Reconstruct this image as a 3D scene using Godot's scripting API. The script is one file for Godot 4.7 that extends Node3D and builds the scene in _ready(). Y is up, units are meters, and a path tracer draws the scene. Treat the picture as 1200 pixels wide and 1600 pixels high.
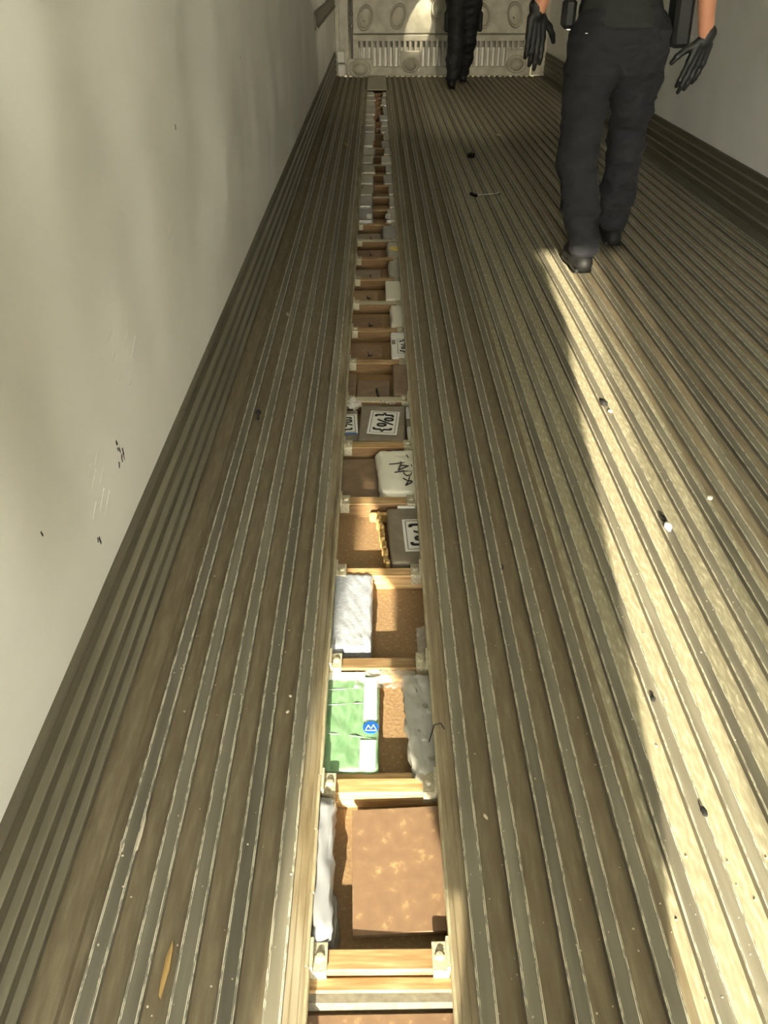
extends Node3D
# Inside of a long refrigerated trailer: grooved aluminium floor with an opened strip full of wrapped packages, two people walking in.

const WL := -0.495      # inner face of the kick plate beside the camera's left
const WR := 2.02        # inner face of the far kick plate
const ZB := -11.0       # bulkhead
const ZD := 2.7         # rear doorway, behind the camera
const KICK := 0.25
const GAP_L := -0.105
const GAP_R := 0.102
const JOIST_TOP := -0.02
const BOTTOM := -0.066

const ORD := ["first", "second", "third", "fourth", "fifth", "sixth", "seventh", "eighth", "ninth", "tenth", "eleventh", "twelfth", "thirteenth", "fourteenth", "fifteenth", "sixteenth", "seventeenth"]

var rng := RandomNumberGenerator.new()
var M := {}

# ------------------------------------------------------------------ helpers
func tri(st: SurfaceTool, a: Vector3, b: Vector3, c: Vector3, out: Vector3, ua := Vector2.ZERO, ub := Vector2.ZERO, uc := Vector2.ZERO) -> void:
	var n := (b - a).cross(c - a)
	if n.length_squared() < 1e-18:
		return
	if n.dot(out) > 0.0:
		var t := b; b = c; c = t
		var tu := ub; ub = uc; uc = tu
	else:
		n = -n
	n = n.normalized()
	st.set_normal(n); st.set_uv(ua); st.add_vertex(a)
	st.set_normal(n); st.set_uv(ub); st.add_vertex(b)
	st.set_normal(n); st.set_uv(uc); st.add_vertex(c)

func quad(st: SurfaceTool, a: Vector3, b: Vector3, c: Vector3, d: Vector3, out: Vector3) -> void:
	tri(st, a, b, c, out, Vector2(0, 0), Vector2(1, 0), Vector2(1, 1))
	tri(st, a, c, d, out, Vector2(0, 0), Vector2(1, 1), Vector2(0, 1))

func begin() -> SurfaceTool:
	var st := SurfaceTool.new()
	st.begin(Mesh.PRIMITIVE_TRIANGLES)
	return st

# chamfered box
func bbox(st: SurfaceTool, c: Vector3, size: Vector3, b := 0.002, basis := Basis()) -> void:
	var h := size * 0.5
	b = minf(b, minf(h.x, minf(h.y, h.z)) * 0.9)
	var P := func(ax: int, s: Vector3) -> Vector3:
		var v := Vector3(s.x * (h.x - b), s.y * (h.y - b), s.z * (h.z - b))
		v[ax] = s[ax] * h[ax]
		return c + basis * v
	for ax in 3:
		var u := (ax + 1) % 3
		var w := (ax + 2) % 3
		for s in [-1.0, 1.0]:
			var q := []
			for k in [[-1, -1], [1, -1], [1, 1], [-1, 1]]:
				var sv := Vector3.ZERO
				sv[ax] = s; sv[u] = k[0]; sv[w] = k[1]
				q.append(P.call(ax, sv))
			var o := Vector3.ZERO
			o[ax] = s
			quad(st, q[0], q[1], q[2], q[3], basis * o)
		for su in [-1.0, 1.0]:
			for sw in [-1.0, 1.0]:
				var e0 := Vector3.ZERO
				e0[ax] = -1.0; e0[u] = su; e0[w] = sw
				var e1 := e0
				e1[ax] = 1.0
				var o := Vector3.ZERO
				o[u] = su; o[w] = sw
				quad(st, P.call(u, e0), P.call(u, e1), P.call(w, e1), P.call(w, e0), basis * o)
	for sx in [-1.0, 1.0]:
		for sy in [-1.0, 1.0]:
			for sz in [-1.0, 1.0]:
				var s := Vector3(sx, sy, sz)
				tri(st, P.call(0, s), P.call(1, s), P.call(2, s), basis * s)

# profile (x, y) run along z; normals point to the left of the profile's direction turned up
func extrude(st: SurfaceTool, pts: PackedVector2Array, z0: float, z1: float, flip := false, v0 := 0.0) -> void:
	for i in pts.size() - 1:
		var p := pts[i]
		var q := pts[i + 1]
		var o := Vector3(-(q.y - p.y), q.x - p.x, 0) * (-1.0 if flip else 1.0)
		var a := Vector3(p.x, p.y, z0)
		var b := Vector3(q.x, q.y, z0)
		var c := Vector3(q.x, q.y, z1)
		var d := Vector3(p.x, p.y, z1)
		var u0 := float(i) / (pts.size() - 1)
		var u1 := float(i + 1) / (pts.size() - 1)
		tri(st, a, b, c, o, Vector2(u0, v0 + z0), Vector2(u1, v0 + z0), Vector2(u1, v0 + z1))
		tri(st, a, c, d, o, Vector2(u0, v0 + z0), Vector2(u1, v0 + z1), Vector2(u0, v0 + z1))

func tube(st: SurfaceTool, a: Vector3, b: Vector3, ra: float, rb: float, seg := 10) -> void:
	var d := (b - a).normalized()
	var x := d.cross(Vector3.UP if absf(d.y) < 0.9 else Vector3.RIGHT).normalized()
	var y := d.cross(x)
	for i in seg:
		var t0 := TAU * i / seg
		var t1 := TAU * (i + 1) / seg
		var o0 := x * cos(t0) + y * sin(t0)
		var o1 := x * cos(t1) + y * sin(t1)
		quad(st, a + o0 * ra, a + o1 * ra, b + o1 * rb, b + o0 * rb, o0 + o1)
		tri(st, a, a + o0 * ra, a + o1 * ra, -d)
		tri(st, b, b + o0 * rb, b + o1 * rb, d)

# surface of revolution round a line through at along axis: profile of (radius, along)
func lathe(st: SurfaceTool, at: Vector3, axis: Vector3, prof: Array, seg := 20, squash := Vector2.ONE) -> void:
	var x := axis.cross(Vector3.UP if absf(axis.y) < 0.9 else Vector3.RIGHT).normalized()
	var y := axis.cross(x)
	for i in seg:
		var t0 := TAU * i / seg
		var t1 := TAU * (i + 1) / seg
		var o0 := x * cos(t0) * squash.x + y * sin(t0) * squash.y
		var o1 := x * cos(t1) * squash.x + y * sin(t1) * squash.y
		for k in prof.size() - 1:
			var p: Vector2 = prof[k]
			var q: Vector2 = prof[k + 1]
			var o := (o0 + o1) * (q.y - p.y) - axis * (q.x - p.x) * 2.0
			quad(st, at + o0 * p.x + axis * p.y, at + o1 * p.x + axis * p.y, at + o1 * q.x + axis * q.y, at + o0 * q.x + axis * q.y, o)

func smooth(st: SurfaceTool) -> ArrayMesh:
	st.index()
	return st.commit()

# grid of points with smooth normals; f(u, v) in 0..1; hint: where normals look
func sheet(nu: int, nv: int, f: Callable, hint: Vector3, uvs := Vector2.ONE) -> ArrayMesh:
	var pos := PackedVector3Array()
	var nor := PackedVector3Array()
	var uv := PackedVector2Array()
	var idx := PackedInt32Array()
	for j in nv + 1:
		for i in nu + 1:
			pos.append(f.call(float(i) / nu, float(j) / nv))
			uv.append(Vector2(float(i) / nu, float(j) / nv) * uvs)
	for j in nv + 1:
		for i in nu + 1:
			var du := pos[j * (nu + 1) + mini(i + 1, nu)] - pos[j * (nu + 1) + maxi(i - 1, 0)]
			var dv := pos[mini(j + 1, nv) * (nu + 1) + i] - pos[maxi(j - 1, 0) * (nu + 1) + i]
			var n := du.cross(dv).normalized()
			nor.append(n if n.dot(hint) > 0 else -n)
	for j in nv:
		for i in nu:
			var a := j * (nu + 1) + i
			var b := a + 1
			var c := a + nu + 2
			var d := a + nu + 1
			if (pos[b] - pos[a]).cross(pos[c] - pos[a]).dot(hint) > 0:
				idx.append_array([a, c, b, a, d, c])
			else:
				idx.append_array([a, b, c, a, c, d])
	var arr := []
	arr.resize(Mesh.ARRAY_MAX)
	arr[Mesh.ARRAY_VERTEX] = pos
	arr[Mesh.ARRAY_NORMAL] = nor
	arr[Mesh.ARRAY_TEX_UV] = uv
	arr[Mesh.ARRAY_INDEX] = idx
	var m := ArrayMesh.new()
	m.add_surface_from_arrays(Mesh.PRIMITIVE_TRIANGLES, arr)
	return m

# soft block: a rounded, subdivided box with crumples; centre at the origin
func pillow(size: Vector3, r: float, n := 10, bump := 0.0, sd := 1, freq := 30.0, shear := 0.0) -> ArrayMesh:
	var noise := FastNoiseLite.new()
	noise.seed = sd
	noise.frequency = freq
	noise.fractal_octaves = 3
	var h := size * 0.5
	r = minf(r, minf(h.x, minf(h.y, h.z)) * 0.98)
	var st := begin()
	st.set_smooth_group(0)
	for ax in 3:
		var u := (ax + 1) % 3
		var w := (ax + 2) % 3
		for s in [-1.0, 1.0]:
			var g := []
			var gu := []
			for j in n + 1:
				for i in n + 1:
					var a := 2.0 * i / n - 1.0
					var b := 2.0 * j / n - 1.0
					# more rows in the rounded rims
					a = signf(a) * (1.0 - pow(1.0 - absf(a), 1.5))
					b = signf(b) * (1.0 - pow(1.0 - absf(b), 1.5))
					var p := Vector3.ZERO
					p[ax] = s * h[ax]; p[u] = a * h[u]; p[w] = b * h[w]
					var inner := Vector3(clampf(p.x, -(h.x - r), h.x - r), clampf(p.y, -(h.y - r), h.y - r), clampf(p.z, -(h.z - r), h.z - r))
					var d := p - inner
					d = d.normalized() if d.length() > 1e-9 else Vector3.ZERO
					var q := inner + d * r
					if bump > 0.0:
						q += d * bump * noise.get_noise_3d(q.x, q.y * 1.5, q.z)
					q.x += shear * q.z
					g.append(q)
					gu.append(Vector2(q.x / size.x + 0.5, q.z / size.z + 0.5) if ax == 1 else Vector2(a * 0.5 + 0.5, b * 0.5 + 0.5))
			for j in n:
				for i in n:
					var k := j * (n + 1) + i
					var q4 := [k, k + 1, k + n + 2, k + n + 1]
					var nn: Vector3 = (g[q4[1]] - g[q4[0]]).cross(g[q4[2]] - g[q4[0]])
					var o := Vector3.ZERO
					o[ax] = s
					var order := [0, 1, 2, 0, 2, 3] if nn.dot(o) < 0 else [0, 2, 1, 0, 3, 2]
					for t in order:
						st.set_uv(gu[q4[t]])
						st.add_vertex(g[q4[t]])
	st.generate_normals()
	return st.commit()

# bodies and clothes: tapered capsules joined by a smooth minimum, meshed as surface nets
# bone: [a, b, ra, rb, depth factor (1 round, 1.5 flatter in z)]
func nets(bones: Array, cell: float, k := 0.03, planes := [], wob := 0.0, wob_freq := 9.0, sd := 3) -> ArrayMesh:
	var lo := Vector3(1e9, 1e9, 1e9)
	var hi := -lo
	var pad := 3.0 * cell + wob
	for b in bones:
		var r := maxf(b[2], b[3]) + pad
		for e in [b[0], b[1]]:
			lo = lo.min(e - Vector3(r, r, r))
			hi = hi.max(e + Vector3(r, r, r))
	var nx := int((hi.x - lo.x) / cell) + 2
	var ny := int((hi.y - lo.y) / cell) + 2
	var nz := int((hi.z - lo.z) / cell) + 2
	var f := PackedFloat32Array()
	f.resize(nx * ny * nz)
	f.fill(9.0)
	for b in bones:
		var a: Vector3 = b[0]
		var ab: Vector3 = b[1] - a
		var l2 := maxf(ab.length_squared(), 1e-9)
		var ra: float = b[2]
		var rb: float = b[3]
		var fz: float = b[4] if b.size() > 4 else 1.0
		var r := maxf(ra, rb) + pad + k
		var p0: Vector3 = (a.min(b[1]) - Vector3(r, r, r) - lo) / cell
		var p1: Vector3 = (a.max(b[1]) + Vector3(r, r, r) - lo) / cell
		for iz in range(maxi(0, int(p0.z)), mini(nz, int(p1.z) + 1)):
			for iy in range(maxi(0, int(p0.y)), mini(ny, int(p1.y) + 1)):
				var row := (iz * ny + iy) * nx
				for ix in range(maxi(0, int(p0.x)), mini(nx, int(p1.x) + 1)):
					var p := lo + Vector3(ix, iy, iz) * cell - a
					var t := clampf(p.dot(ab) / l2, 0.0, 1.0)
					var v := p - ab * t
					v.z *= fz
					var d := v.length() - lerpf(ra, rb, t)
					var o := f[row + ix]
					if absf(d - o) < k:
						var hh := 0.5 + 0.5 * (o - d) / k
						d = lerpf(o, d, hh) - k * hh * (1.0 - hh)
					elif o < d:
						d = o
					f[row + ix] = d
	var noise := FastNoiseLite.new()
	noise.seed = sd
	noise.frequency = wob_freq
	var lim := cell * 2.5 + wob
	if wob > 0.0 or planes.size():
		for iz in nz:
			for iy in ny:
				var row := (iz * ny + iy) * nx
				for ix in nx:
					var d := f[row + ix]
					if absf(d) > lim and d > 0:
						continue
					var p := lo + Vector3(ix, iy, iz) * cell
					if wob > 0.0 and absf(d) < lim:
						d += wob * noise.get_noise_3d(p.x, p.y * 2.2, p.z)
					for pl in planes:
						d = maxf(d, pl.distance_to(p))
					f[row + ix] = d
	var at := PackedInt32Array()
	at.resize(nx * ny * nz)
	at.fill(-1)
	var pos := PackedVector3Array()
	var nor := PackedVector3Array()
	var sx := 1
	var sy := nx
	var sz := nx * ny
	var corner := [0, sx, sy, sx + sy, sz, sx + sz, sy + sz, sx + sy + sz]
	var edges := [[0, 1], [2, 3], [4, 5], [6, 7], [0, 2], [1, 3], [4, 6], [5, 7], [0, 4], [1, 5], [2, 6], [3, 7]]
	var live := PackedInt32Array()
	for iz in nz - 1:
		for iy in ny - 1:
			var row := (iz * ny + iy) * nx
			for ix in nx - 1:
				var c := row + ix
				if absf(f[c]) > 2.5 * cell + 0.02:
					continue
				var n_in := 0
				for o in corner:
					if f[c + o] < 0.0:
						n_in += 1
				if n_in == 0 or n_in == 8:
					continue
				var s := Vector3.ZERO
				var m := 0
				for e in edges:
					var fa := f[c + corner[e[0]]]
					var fb := f[c + corner[e[1]]]
					if (fa < 0.0) != (fb < 0.0):
						var t := fa / (fa - fb)
						var i0: int = e[0]
						var i1: int = e[1]
						var v0 := Vector3(i0 & 1, (i0 >> 1) & 1, i0 >> 2)
						var v1 := Vector3(i1 & 1, (i1 >> 1) & 1, i1 >> 2)
						s += v0.lerp(v1, t)
						m += 1
				at[c] = pos.size()
				live.append(c)
				pos.append(lo + (Vector3(ix, iy, iz) + s / m) * cell)
				var gx := f[c + sx] + f[c + sx + sy] + f[c + sx + sz] + f[c + sx + sy + sz] - f[c] - f[c + sy] - f[c + sz] - f[c + sy + sz]
				var gy := f[c + sy] + f[c + sx + sy] + f[c + sy + sz] + f[c + sx + sy + sz] - f[c] - f[c + sx] - f[c + sz] - f[c + sx + sz]
				var gz := f[c + sz] + f[c + sx + sz] + f[c + sy + sz] + f[c + sx + sy + sz] - f[c] - f[c + sx] - f[c + sy] - f[c + sx + sy]
				nor.append(Vector3(gx, gy, gz).normalized())
	var idx := PackedInt32Array()
	for c in live:
		var inside := f[c] < 0.0
		for ax in 3:
			var step: int = [sx, sy, sz][ax]
			var u: int = [sy, sz, sx][ax]
			var w: int = [sz, sx, sy][ax]
			if c - u - w < 0 or (f[c + step] < 0.0) == inside:
				continue
			var q := [at[c], at[c - u], at[c - u - w], at[c - w]]
			if q.min() < 0:
				continue
			if inside:
				idx.append_array([q[0], q[2], q[1], q[0], q[3], q[2]])
			else:
				idx.append_array([q[0], q[1], q[2], q[0], q[2], q[3]])
	# make the winding clockwise seen from outside
	for i in range(0, idx.size(), 3):
		var n := (pos[idx[i + 1]] - pos[idx[i]]).cross(pos[idx[i + 2]] - pos[idx[i]])
		if n.dot(nor[idx[i]]) > 0:
			var t := idx[i + 1]
			idx[i + 1] = idx[i + 2]
			idx[i + 2] = t
	var arr := []
	arr.resize(Mesh.ARRAY_MAX)
	arr[Mesh.ARRAY_VERTEX] = pos
	arr[Mesh.ARRAY_NORMAL] = nor
	arr[Mesh.ARRAY_INDEX] = idx
	var mesh := ArrayMesh.new()
	mesh.add_surface_from_arrays(Mesh.PRIMITIVE_TRIANGLES, arr)
	return mesh

var used := {}
func numbered(called: String) -> String:
	var n: int = used.get(called, 0)
	used[called] = n + 1
	return called if n == 0 else "%s_%03d" % [called, n]

func mesh_part(called: String, mesh: Mesh, mat: Material, parent: Node = self, at := Vector3.ZERO) -> MeshInstance3D:
	var o := MeshInstance3D.new()
	if parent == self:
		o.name = numbered(called)
	else:
		var k := 0
		for c in parent.get_children():
			if c.get_meta("stem", "") == called:
				k += 1
		o.name = called if k == 0 else "%s_%03d" % [called, k]
		o.set_meta("stem", called)
	o.mesh = mesh
	o.material_override = mat
	o.position = at
	parent.add_child(o, true)
	return o

func part(called: String, st: SurfaceTool, mat: Material, parent: Node = self, at := Vector3.ZERO) -> MeshInstance3D:
	return mesh_part(called, st.commit(), mat, parent, at)

func thing(called: String, label: String, category: String, at := Vector3.ZERO, turn := 0.0, group := "") -> Node3D:
	var o := Node3D.new()
	o.name = numbered(called)
	add_child(o, true)
	o.position = at
	o.rotation.y = turn
	tag(o, label, category, group)
	return o

func tag(o: Node, label: String, category: String, group := "") -> void:
	o.set_meta("label", label)
	o.set_meta("category", category)
	if group:
		o.set_meta("group", group)

func struct(o: Node, label := "", category := "") -> Node:
	o.set_meta("kind", "structure")
	if label:
		o.set_meta("label", label)
		o.set_meta("category", category)
	return o

# ------------------------------------------------------------------ materials
func noise_img(w: int, h: int, freq: float, sd: int, oct := 4, ridged := false) -> Image:
	var n := FastNoiseLite.new()
	n.seed = sd
	n.frequency = freq
	n.fractal_octaves = oct
	if ridged:
		n.fractal_type = FastNoiseLite.FRACTAL_RIDGED
	return n.get_seamless_image(w, h)

func ramp_tex(img: Image, stops: Array) -> ImageTexture:
	# stops: [[t, Color], ...]
	var g := Gradient.new()
	var off := PackedFloat32Array()
	var col := PackedColorArray()
	for s in stops:
		off.append(s[0])
		col.append(s[1])
	g.offsets = off
	g.colors = col
	var lut := []
	for i in 256:
		var c := g.sample(i / 255.0)
		lut.append([int(c.r * 255), int(c.g * 255), int(c.b * 255)])
	img.convert(Image.FORMAT_L8)
	var src := img.get_data()
	var dst := PackedByteArray()
	dst.resize(src.size() * 3)
	for i in src.size():
		var e = lut[src[i]]
		dst[i * 3] = e[0]
		dst[i * 3 + 1] = e[1]
		dst[i * 3 + 2] = e[2]
	return ImageTexture.create_from_image(Image.create_from_data(img.get_width(), img.get_height(), false, Image.FORMAT_RGB8, dst))

func mat(c: Color, rough := 0.6, metal := 0.0, tex: Texture2D = null, scale := Vector3.ONE) -> StandardMaterial3D:
	var m := StandardMaterial3D.new()
	m.albedo_color = c
	m.roughness = rough
	m.metallic = metal
	if tex:
		m.albedo_texture = tex
		m.uv1_triplanar = true
		m.uv1_world_triplanar = true
		m.uv1_scale = scale
	return m

func relief(m: StandardMaterial3D, tex: Texture2D, cm: float) -> StandardMaterial3D:
	m.heightmap_enabled = true
	m.heightmap_texture = tex
	m.heightmap_scale = cm
	return m

func g3(v: float, w := 1.0) -> Color:
	return Color(v, v * lerpf(1.0, 0.965, w), v * lerpf(1.0, 0.87, w))

func make_materials() -> void:
	var streak := noise_img(256, 256, 0.012, 11, 5)
	var speck := noise_img(256, 256, 0.06, 12, 4)
	var blotch := noise_img(256, 256, 0.015, 13, 4)
	var grey := ImageTexture.create_from_image(streak)
	var speckt := ImageTexture.create_from_image(speck)
	M.speck = speckt
	# worn aluminium floor: fine lengthwise streaks (z is stretched)
	var floor_tex := ramp_tex(streak, [[0.0, Color(0.61, 0.59, 0.535)], [0.35, Color(0.67, 0.655, 0.595)], [0.6, Color(0.71, 0.695, 0.635)], [1.0, Color(0.79, 0.78, 0.72)]])
	for k in 4:
		var t: float = [1.0, 0.9, 0.95, 0.84][k]
		var m := mat(Color(0.70 * t, 0.69 * t, 0.65 * t), 0.55, 0.2, floor_tex, Vector3(9, 9, 0.55))
		m.uv1_offset = Vector3(0.31 * k, 0, 0.17 * k)
		M["rib%d" % k] = m
	var dirt_tex := ramp_tex(noise_img(512, 512, 0.012, 21, 5), [[0.0, Color(0.49, 0.44, 0.34)], [0.4, Color(0.52, 0.475, 0.375)], [0.62, Color(0.54, 0.50, 0.40)], [1.0, Color(0.60, 0.56, 0.45)]])
	M.channel = relief(mat(Color(0.86, 0.85, 0.83), 0.75, 0.1, dirt_tex, Vector3(9, 9, 1.4)), speckt, 0.05)
	M.channel_grey = relief(mat(Color(0.80, 0.79, 0.78), 0.75, 0.1, M.channel.albedo_texture, Vector3(8, 8, 1.2)), speckt, 0.05)
	M.channel_grey.albedo_color = Color(1, 1, 1)
	M.channel_sunlit_dust = relief(mat(Color(0.95, 0.94, 0.90), 0.85, 0.0, ramp_tex(noise_img(512, 512, 0.03, 23, 5), [[0.0, Color(0.57, 0.55, 0.46)], [0.4, Color(0.62, 0.60, 0.51)], [0.7, Color(0.68, 0.66, 0.57)], [0.85, Color(0.78, 0.76, 0.66)], [1.0, Color(0.90, 0.88, 0.79)]]), Vector3(7, 7, 1.4)), speckt, 0.06)  # pale dust, painted lighter still along the band where sun falls
	# bright worn edges of the ribs: two polished lines with gaps
	var img := Image.create(16, 1024, false, Image.FORMAT_RGB8)
	var gap := FastNoiseLite.new()
	gap.seed = 5
	gap.frequency = 0.05
	for y in 1024:
		for x in 16:
			var line := (x >= 2 and x <= 6) or (x >= 10 and x <= 14)
			var side := 0.0 if x < 8 else 400.0
			var fade := smoothstep(-0.30, 0.10, gap.get_noise_2d(side, y * 0.9) + 0.25 * gap.get_noise_2d(side + 90.0, y * 5.0))
			var v := lerpf(0.60, 0.92, fade) if line else 0.50
			img.set_pixel(x, y, Color(v, v * 0.98, v * 0.9))
	M.edge = mat(Color(1, 1, 0.97), 0.34, 0.25)
	M.edge.albedo_texture = ImageTexture.create_from_image(img)
	M.edge.uv1_scale = Vector3(1, 0.5, 1)
	M.plank_dark = relief(mat(Color(0.60, 0.58, 0.53), 0.65, 0.15, dirt_tex, Vector3(9, 9, 0.9)), speckt, 0.03)
	M.plank_dark.albedo_color = Color(0.98, 0.97, 0.96)
	M.plank = relief(mat(Color(0.74, 0.72, 0.67), 0.6, 0.2, dirt_tex.duplicate(), Vector3(5, 5, 0.6)), speckt, 0.03)
	M.plank.albedo_texture = ramp_tex(noise_img(256, 256, 0.02, 22, 5), [[0.0, Color(0.50, 0.45, 0.34)], [0.4, Color(0.68, 0.63, 0.52)], [0.65, Color(0.78, 0.75, 0.66)], [1.0, Color(0.88, 0.86, 0.80)]])
	M.ridge = mat(Color(0.66, 0.65, 0.60), 0.4, 0.2, floor_tex, Vector3(9, 9, 0.4))  # ridge tops paler than the plate, caught light put into the colour
	M.kick = mat(Color(0.50, 0.48, 0.43), 0.55, 0.15, floor_tex, Vector3(9, 9, 0.4))
	# wall liner
	var wt := ramp_tex(noise_img(512, 512, 0.006, 31, 5), [[0.0, Color(0.87, 0.865, 0.85)], [0.4, Color(0.90, 0.895, 0.88)], [1.0, Color(0.94, 0.935, 0.92)]])
	M.wall = mat(Color(0.98, 0.98, 0.97), 0.42, 0.0, wt, Vector3(0.5, 0.5, 0.35))
	M.ceiling = mat(Color(0.86, 0.86, 0.85), 0.6)
	M.rail = mat(Color(0.42, 0.40, 0.35), 0.5, 0.4)
	M.scuff = mat(Color(0.09, 0.085, 0.075), 0.8)
	M.scratch = mat(Color(0.80, 0.79, 0.76), 0.7)
	M.scratch_light = mat(Color(0.95, 0.94, 0.9), 0.5)
	M.panel = mat(Color(0.74, 0.73, 0.68), 0.5, 0.0, ramp_tex(blotch, [[0.0, Color(0.82, 0.80, 0.74)], [1.0, Color(1, 1, 0.97)]]), Vector3(1.5, 1.5, 1.5))
	M.panel_dark = mat(Color(0.40, 0.39, 0.35), 0.6)
	M.baffle = mat(Color(0.72, 0.71, 0.66), 0.45, 0.2)
	# wood
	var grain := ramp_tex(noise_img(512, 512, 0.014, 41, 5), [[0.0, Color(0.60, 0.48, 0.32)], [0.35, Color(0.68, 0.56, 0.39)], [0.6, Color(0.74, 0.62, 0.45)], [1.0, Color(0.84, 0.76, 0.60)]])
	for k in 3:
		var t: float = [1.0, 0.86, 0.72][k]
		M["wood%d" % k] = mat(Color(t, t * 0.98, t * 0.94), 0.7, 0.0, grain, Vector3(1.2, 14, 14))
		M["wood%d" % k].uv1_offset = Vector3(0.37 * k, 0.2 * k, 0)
	M.wood_shaded = mat(Color(0.62, 0.58, 0.53), 0.8, 0.0, grain, Vector3(1.2, 14, 14))  # joists beyond the sun, their shade put into the wood colour
	var powder := ramp_tex(noise_img(256, 256, 0.045, 51, 4), [[0.0, Color(0.70, 0.67, 0.60)], [0.4, Color(0.76, 0.74, 0.67)], [0.65, Color(0.82, 0.80, 0.73)], [1.0, Color(0.90, 0.88, 0.82)]])
	M.bracket = relief(mat(Color(0.88, 0.87, 0.82), 0.7, 0.15, powder, Vector3(12, 12, 12)), speckt, 0.05)
	M.flange = relief(mat(Color(0.80, 0.78, 0.70), 0.6, 0.2, powder, Vector3(14, 14, 1.8)), speckt, 0.03)
	M.pit = mat(Color(0.5, 0.42, 0.32), 0.85, 0.0, ramp_tex(noise_img(512, 512, 0.03, 52, 5), [[0.0, Color(0.58, 0.49, 0.38)], [0.5, Color(0.61, 0.52, 0.40)], [0.75, Color(0.64, 0.55, 0.42)], [0.85, Color(0.72, 0.64, 0.49)], [1.0, Color(0.84, 0.77, 0.61)]]), Vector3(6, 6, 6))
	M.pit.albedo_color = Color(0.92, 0.88, 0.82)
	relief(M.pit, speckt, 0.05)
	var board_tex := ramp_tex(noise_img(512, 512, 0.008, 53, 5), [[0.0, Color(0.55, 0.45, 0.36)], [0.5, Color(0.58, 0.48, 0.38)], [0.72, Color(0.60, 0.50, 0.395)], [0.86, Color(0.70, 0.60, 0.45)], [1.0, Color(0.84, 0.76, 0.57)]])
	M.board = mat(Color(0.82, 0.79, 0.75), 0.75, 0.0, board_tex, Vector3(7, 7, 7))
	M.grey_board = relief(mat(Color(0.50, 0.48, 0.43), 0.85, 0.0, ramp_tex(noise_img(256, 256, 0.03, 54, 4), [[0.0, Color(0.82, 0.80, 0.76)], [1.0, Color(1, 1, 0.96)]]), Vector3(6, 6, 6)), speckt, 0.04)
	M.dust = mat(Color(0.90, 0.83, 0.62), 0.95)
	# wrappings
	var crease := noise_img(256, 256, 0.02, 61, 4, true)
	var crease_t := ImageTexture.create_from_image(crease)
	M.crease = crease_t
	M.green = wrapping(Color(0.52, 0.65, 0.52), ramp_tex(crease, [[0.0, Color(0.72, 0.82, 0.72)], [0.6, Color(0.9, 0.95, 0.88)], [0.85, Color(1, 1, 1)], [1.0, Color(1, 1, 1)]]), Vector3(7, 7, 3))
	M.silver = wrapping(Color(0.80, 0.82, 0.84), ramp_tex(noise_img(256, 256, 0.045, 62, 4, true), [[0.0, Color(0.72, 0.73, 0.76)], [0.6, Color(0.86, 0.87, 0.89)], [0.9, Color(1, 1, 1)], [1.0, Color(1, 1, 1)]]), Vector3(4, 9, 12))
	M.silver.metallic = 0.25
	M.white_film = wrapping(Color(0.90, 0.89, 0.83), null, Vector3.ONE)
	M.mesh_bag = wrapping(Color(0.56, 0.57, 0.58), null, Vector3.ONE)
	M.clear_wrap = wrapping(Color(0.52, 0.51, 0.47), ramp_tex(crease, [[0.0, Color(0.7, 0.7, 0.7)], [0.7, Color(0.85, 0.85, 0.84)], [1.0, Color(1, 1, 1)]]), Vector3(4, 4, 8))
	M.grey_pkg = wrapping(Color(0.52, 0.485, 0.42), ramp_tex(blotch, [[0.0, Color(0.82, 0.8, 0.76)], [1.0, Color(1, 1, 1)]]), Vector3(4, 4, 4))
	M.brown_pkg = wrapping(Color(0.54, 0.46, 0.37), ramp_tex(blotch, [[0.0, Color(0.78, 0.74, 0.68)], [1.0, Color(1, 1, 1)]]), Vector3(4, 4, 4))
	for k in 3:
		M["far%d" % k] = wrapping([Color(0.66, 0.65, 0.60), Color(0.54, 0.54, 0.53), Color(0.60, 0.58, 0.51)][k], null, Vector3.ONE)
	M.paper = mat(Color(0.90, 0.90, 0.88), 0.5)
	M.ink = mat(Color(0.10, 0.10, 0.09), 0.6)
	M.blue = mat(Color(0.12, 0.36, 0.68), 0.4)
	M.blue_tape = mat(Color(0.25, 0.40, 0.66), 0.3)
	M.yellow = mat(Color(0.85, 0.78, 0.35), 0.5)
	var film := StandardMaterial3D.new()
	film.albedo_color = Color(0.93, 0.93, 0.90, 0.34)
	film.transparency = BaseMaterial3D.TRANSPARENCY_ALPHA
	film.roughness = 0.28
	M.film = film
	for k in 3:
		var strip := StandardMaterial3D.new()
		strip.albedo_color = Color(0.90, 0.90, 0.88, [0.35, 0.55, 0.85][k])  # opacity steps of the added curtain, fading the sun sideways
		strip.transparency = BaseMaterial3D.TRANSPARENCY_ALPHA
		strip.roughness = 0.5
		strip.backlight_enabled = true
		strip.backlight = Color(0.9, 0.9, 0.88)
		M["strip%d" % k] = strip
	# people
	var cloth := ImageTexture.create_from_image(noise_img(128, 128, 0.1, 71, 3))
	M.navy = relief(mat(Color(0.105, 0.105, 0.125), 0.9), null, 0.0)
	M.navy.heightmap_enabled = false
	M.black = mat(Color(0.07, 0.07, 0.07), 0.75)
	M.shirt = mat(Color(0.13, 0.135, 0.125), 0.85)
	M.leather = mat(Color(0.05, 0.05, 0.05), 0.35)
	M.boot = mat(Color(0.06, 0.06, 0.058), 0.65)
	M.glove = mat(Color(0.075, 0.075, 0.07), 0.55)
	M.skin = mat(Color(0.72, 0.50, 0.38), 0.55)
	M.hair = mat(Color(0.10, 0.07, 0.05), 0.6)
	M.chrome = mat(Color(0.85, 0.85, 0.83), 0.25, 1.0)
	M.steel = mat(Color(0.62, 0.60, 0.55), 0.4, 0.8)
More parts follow.
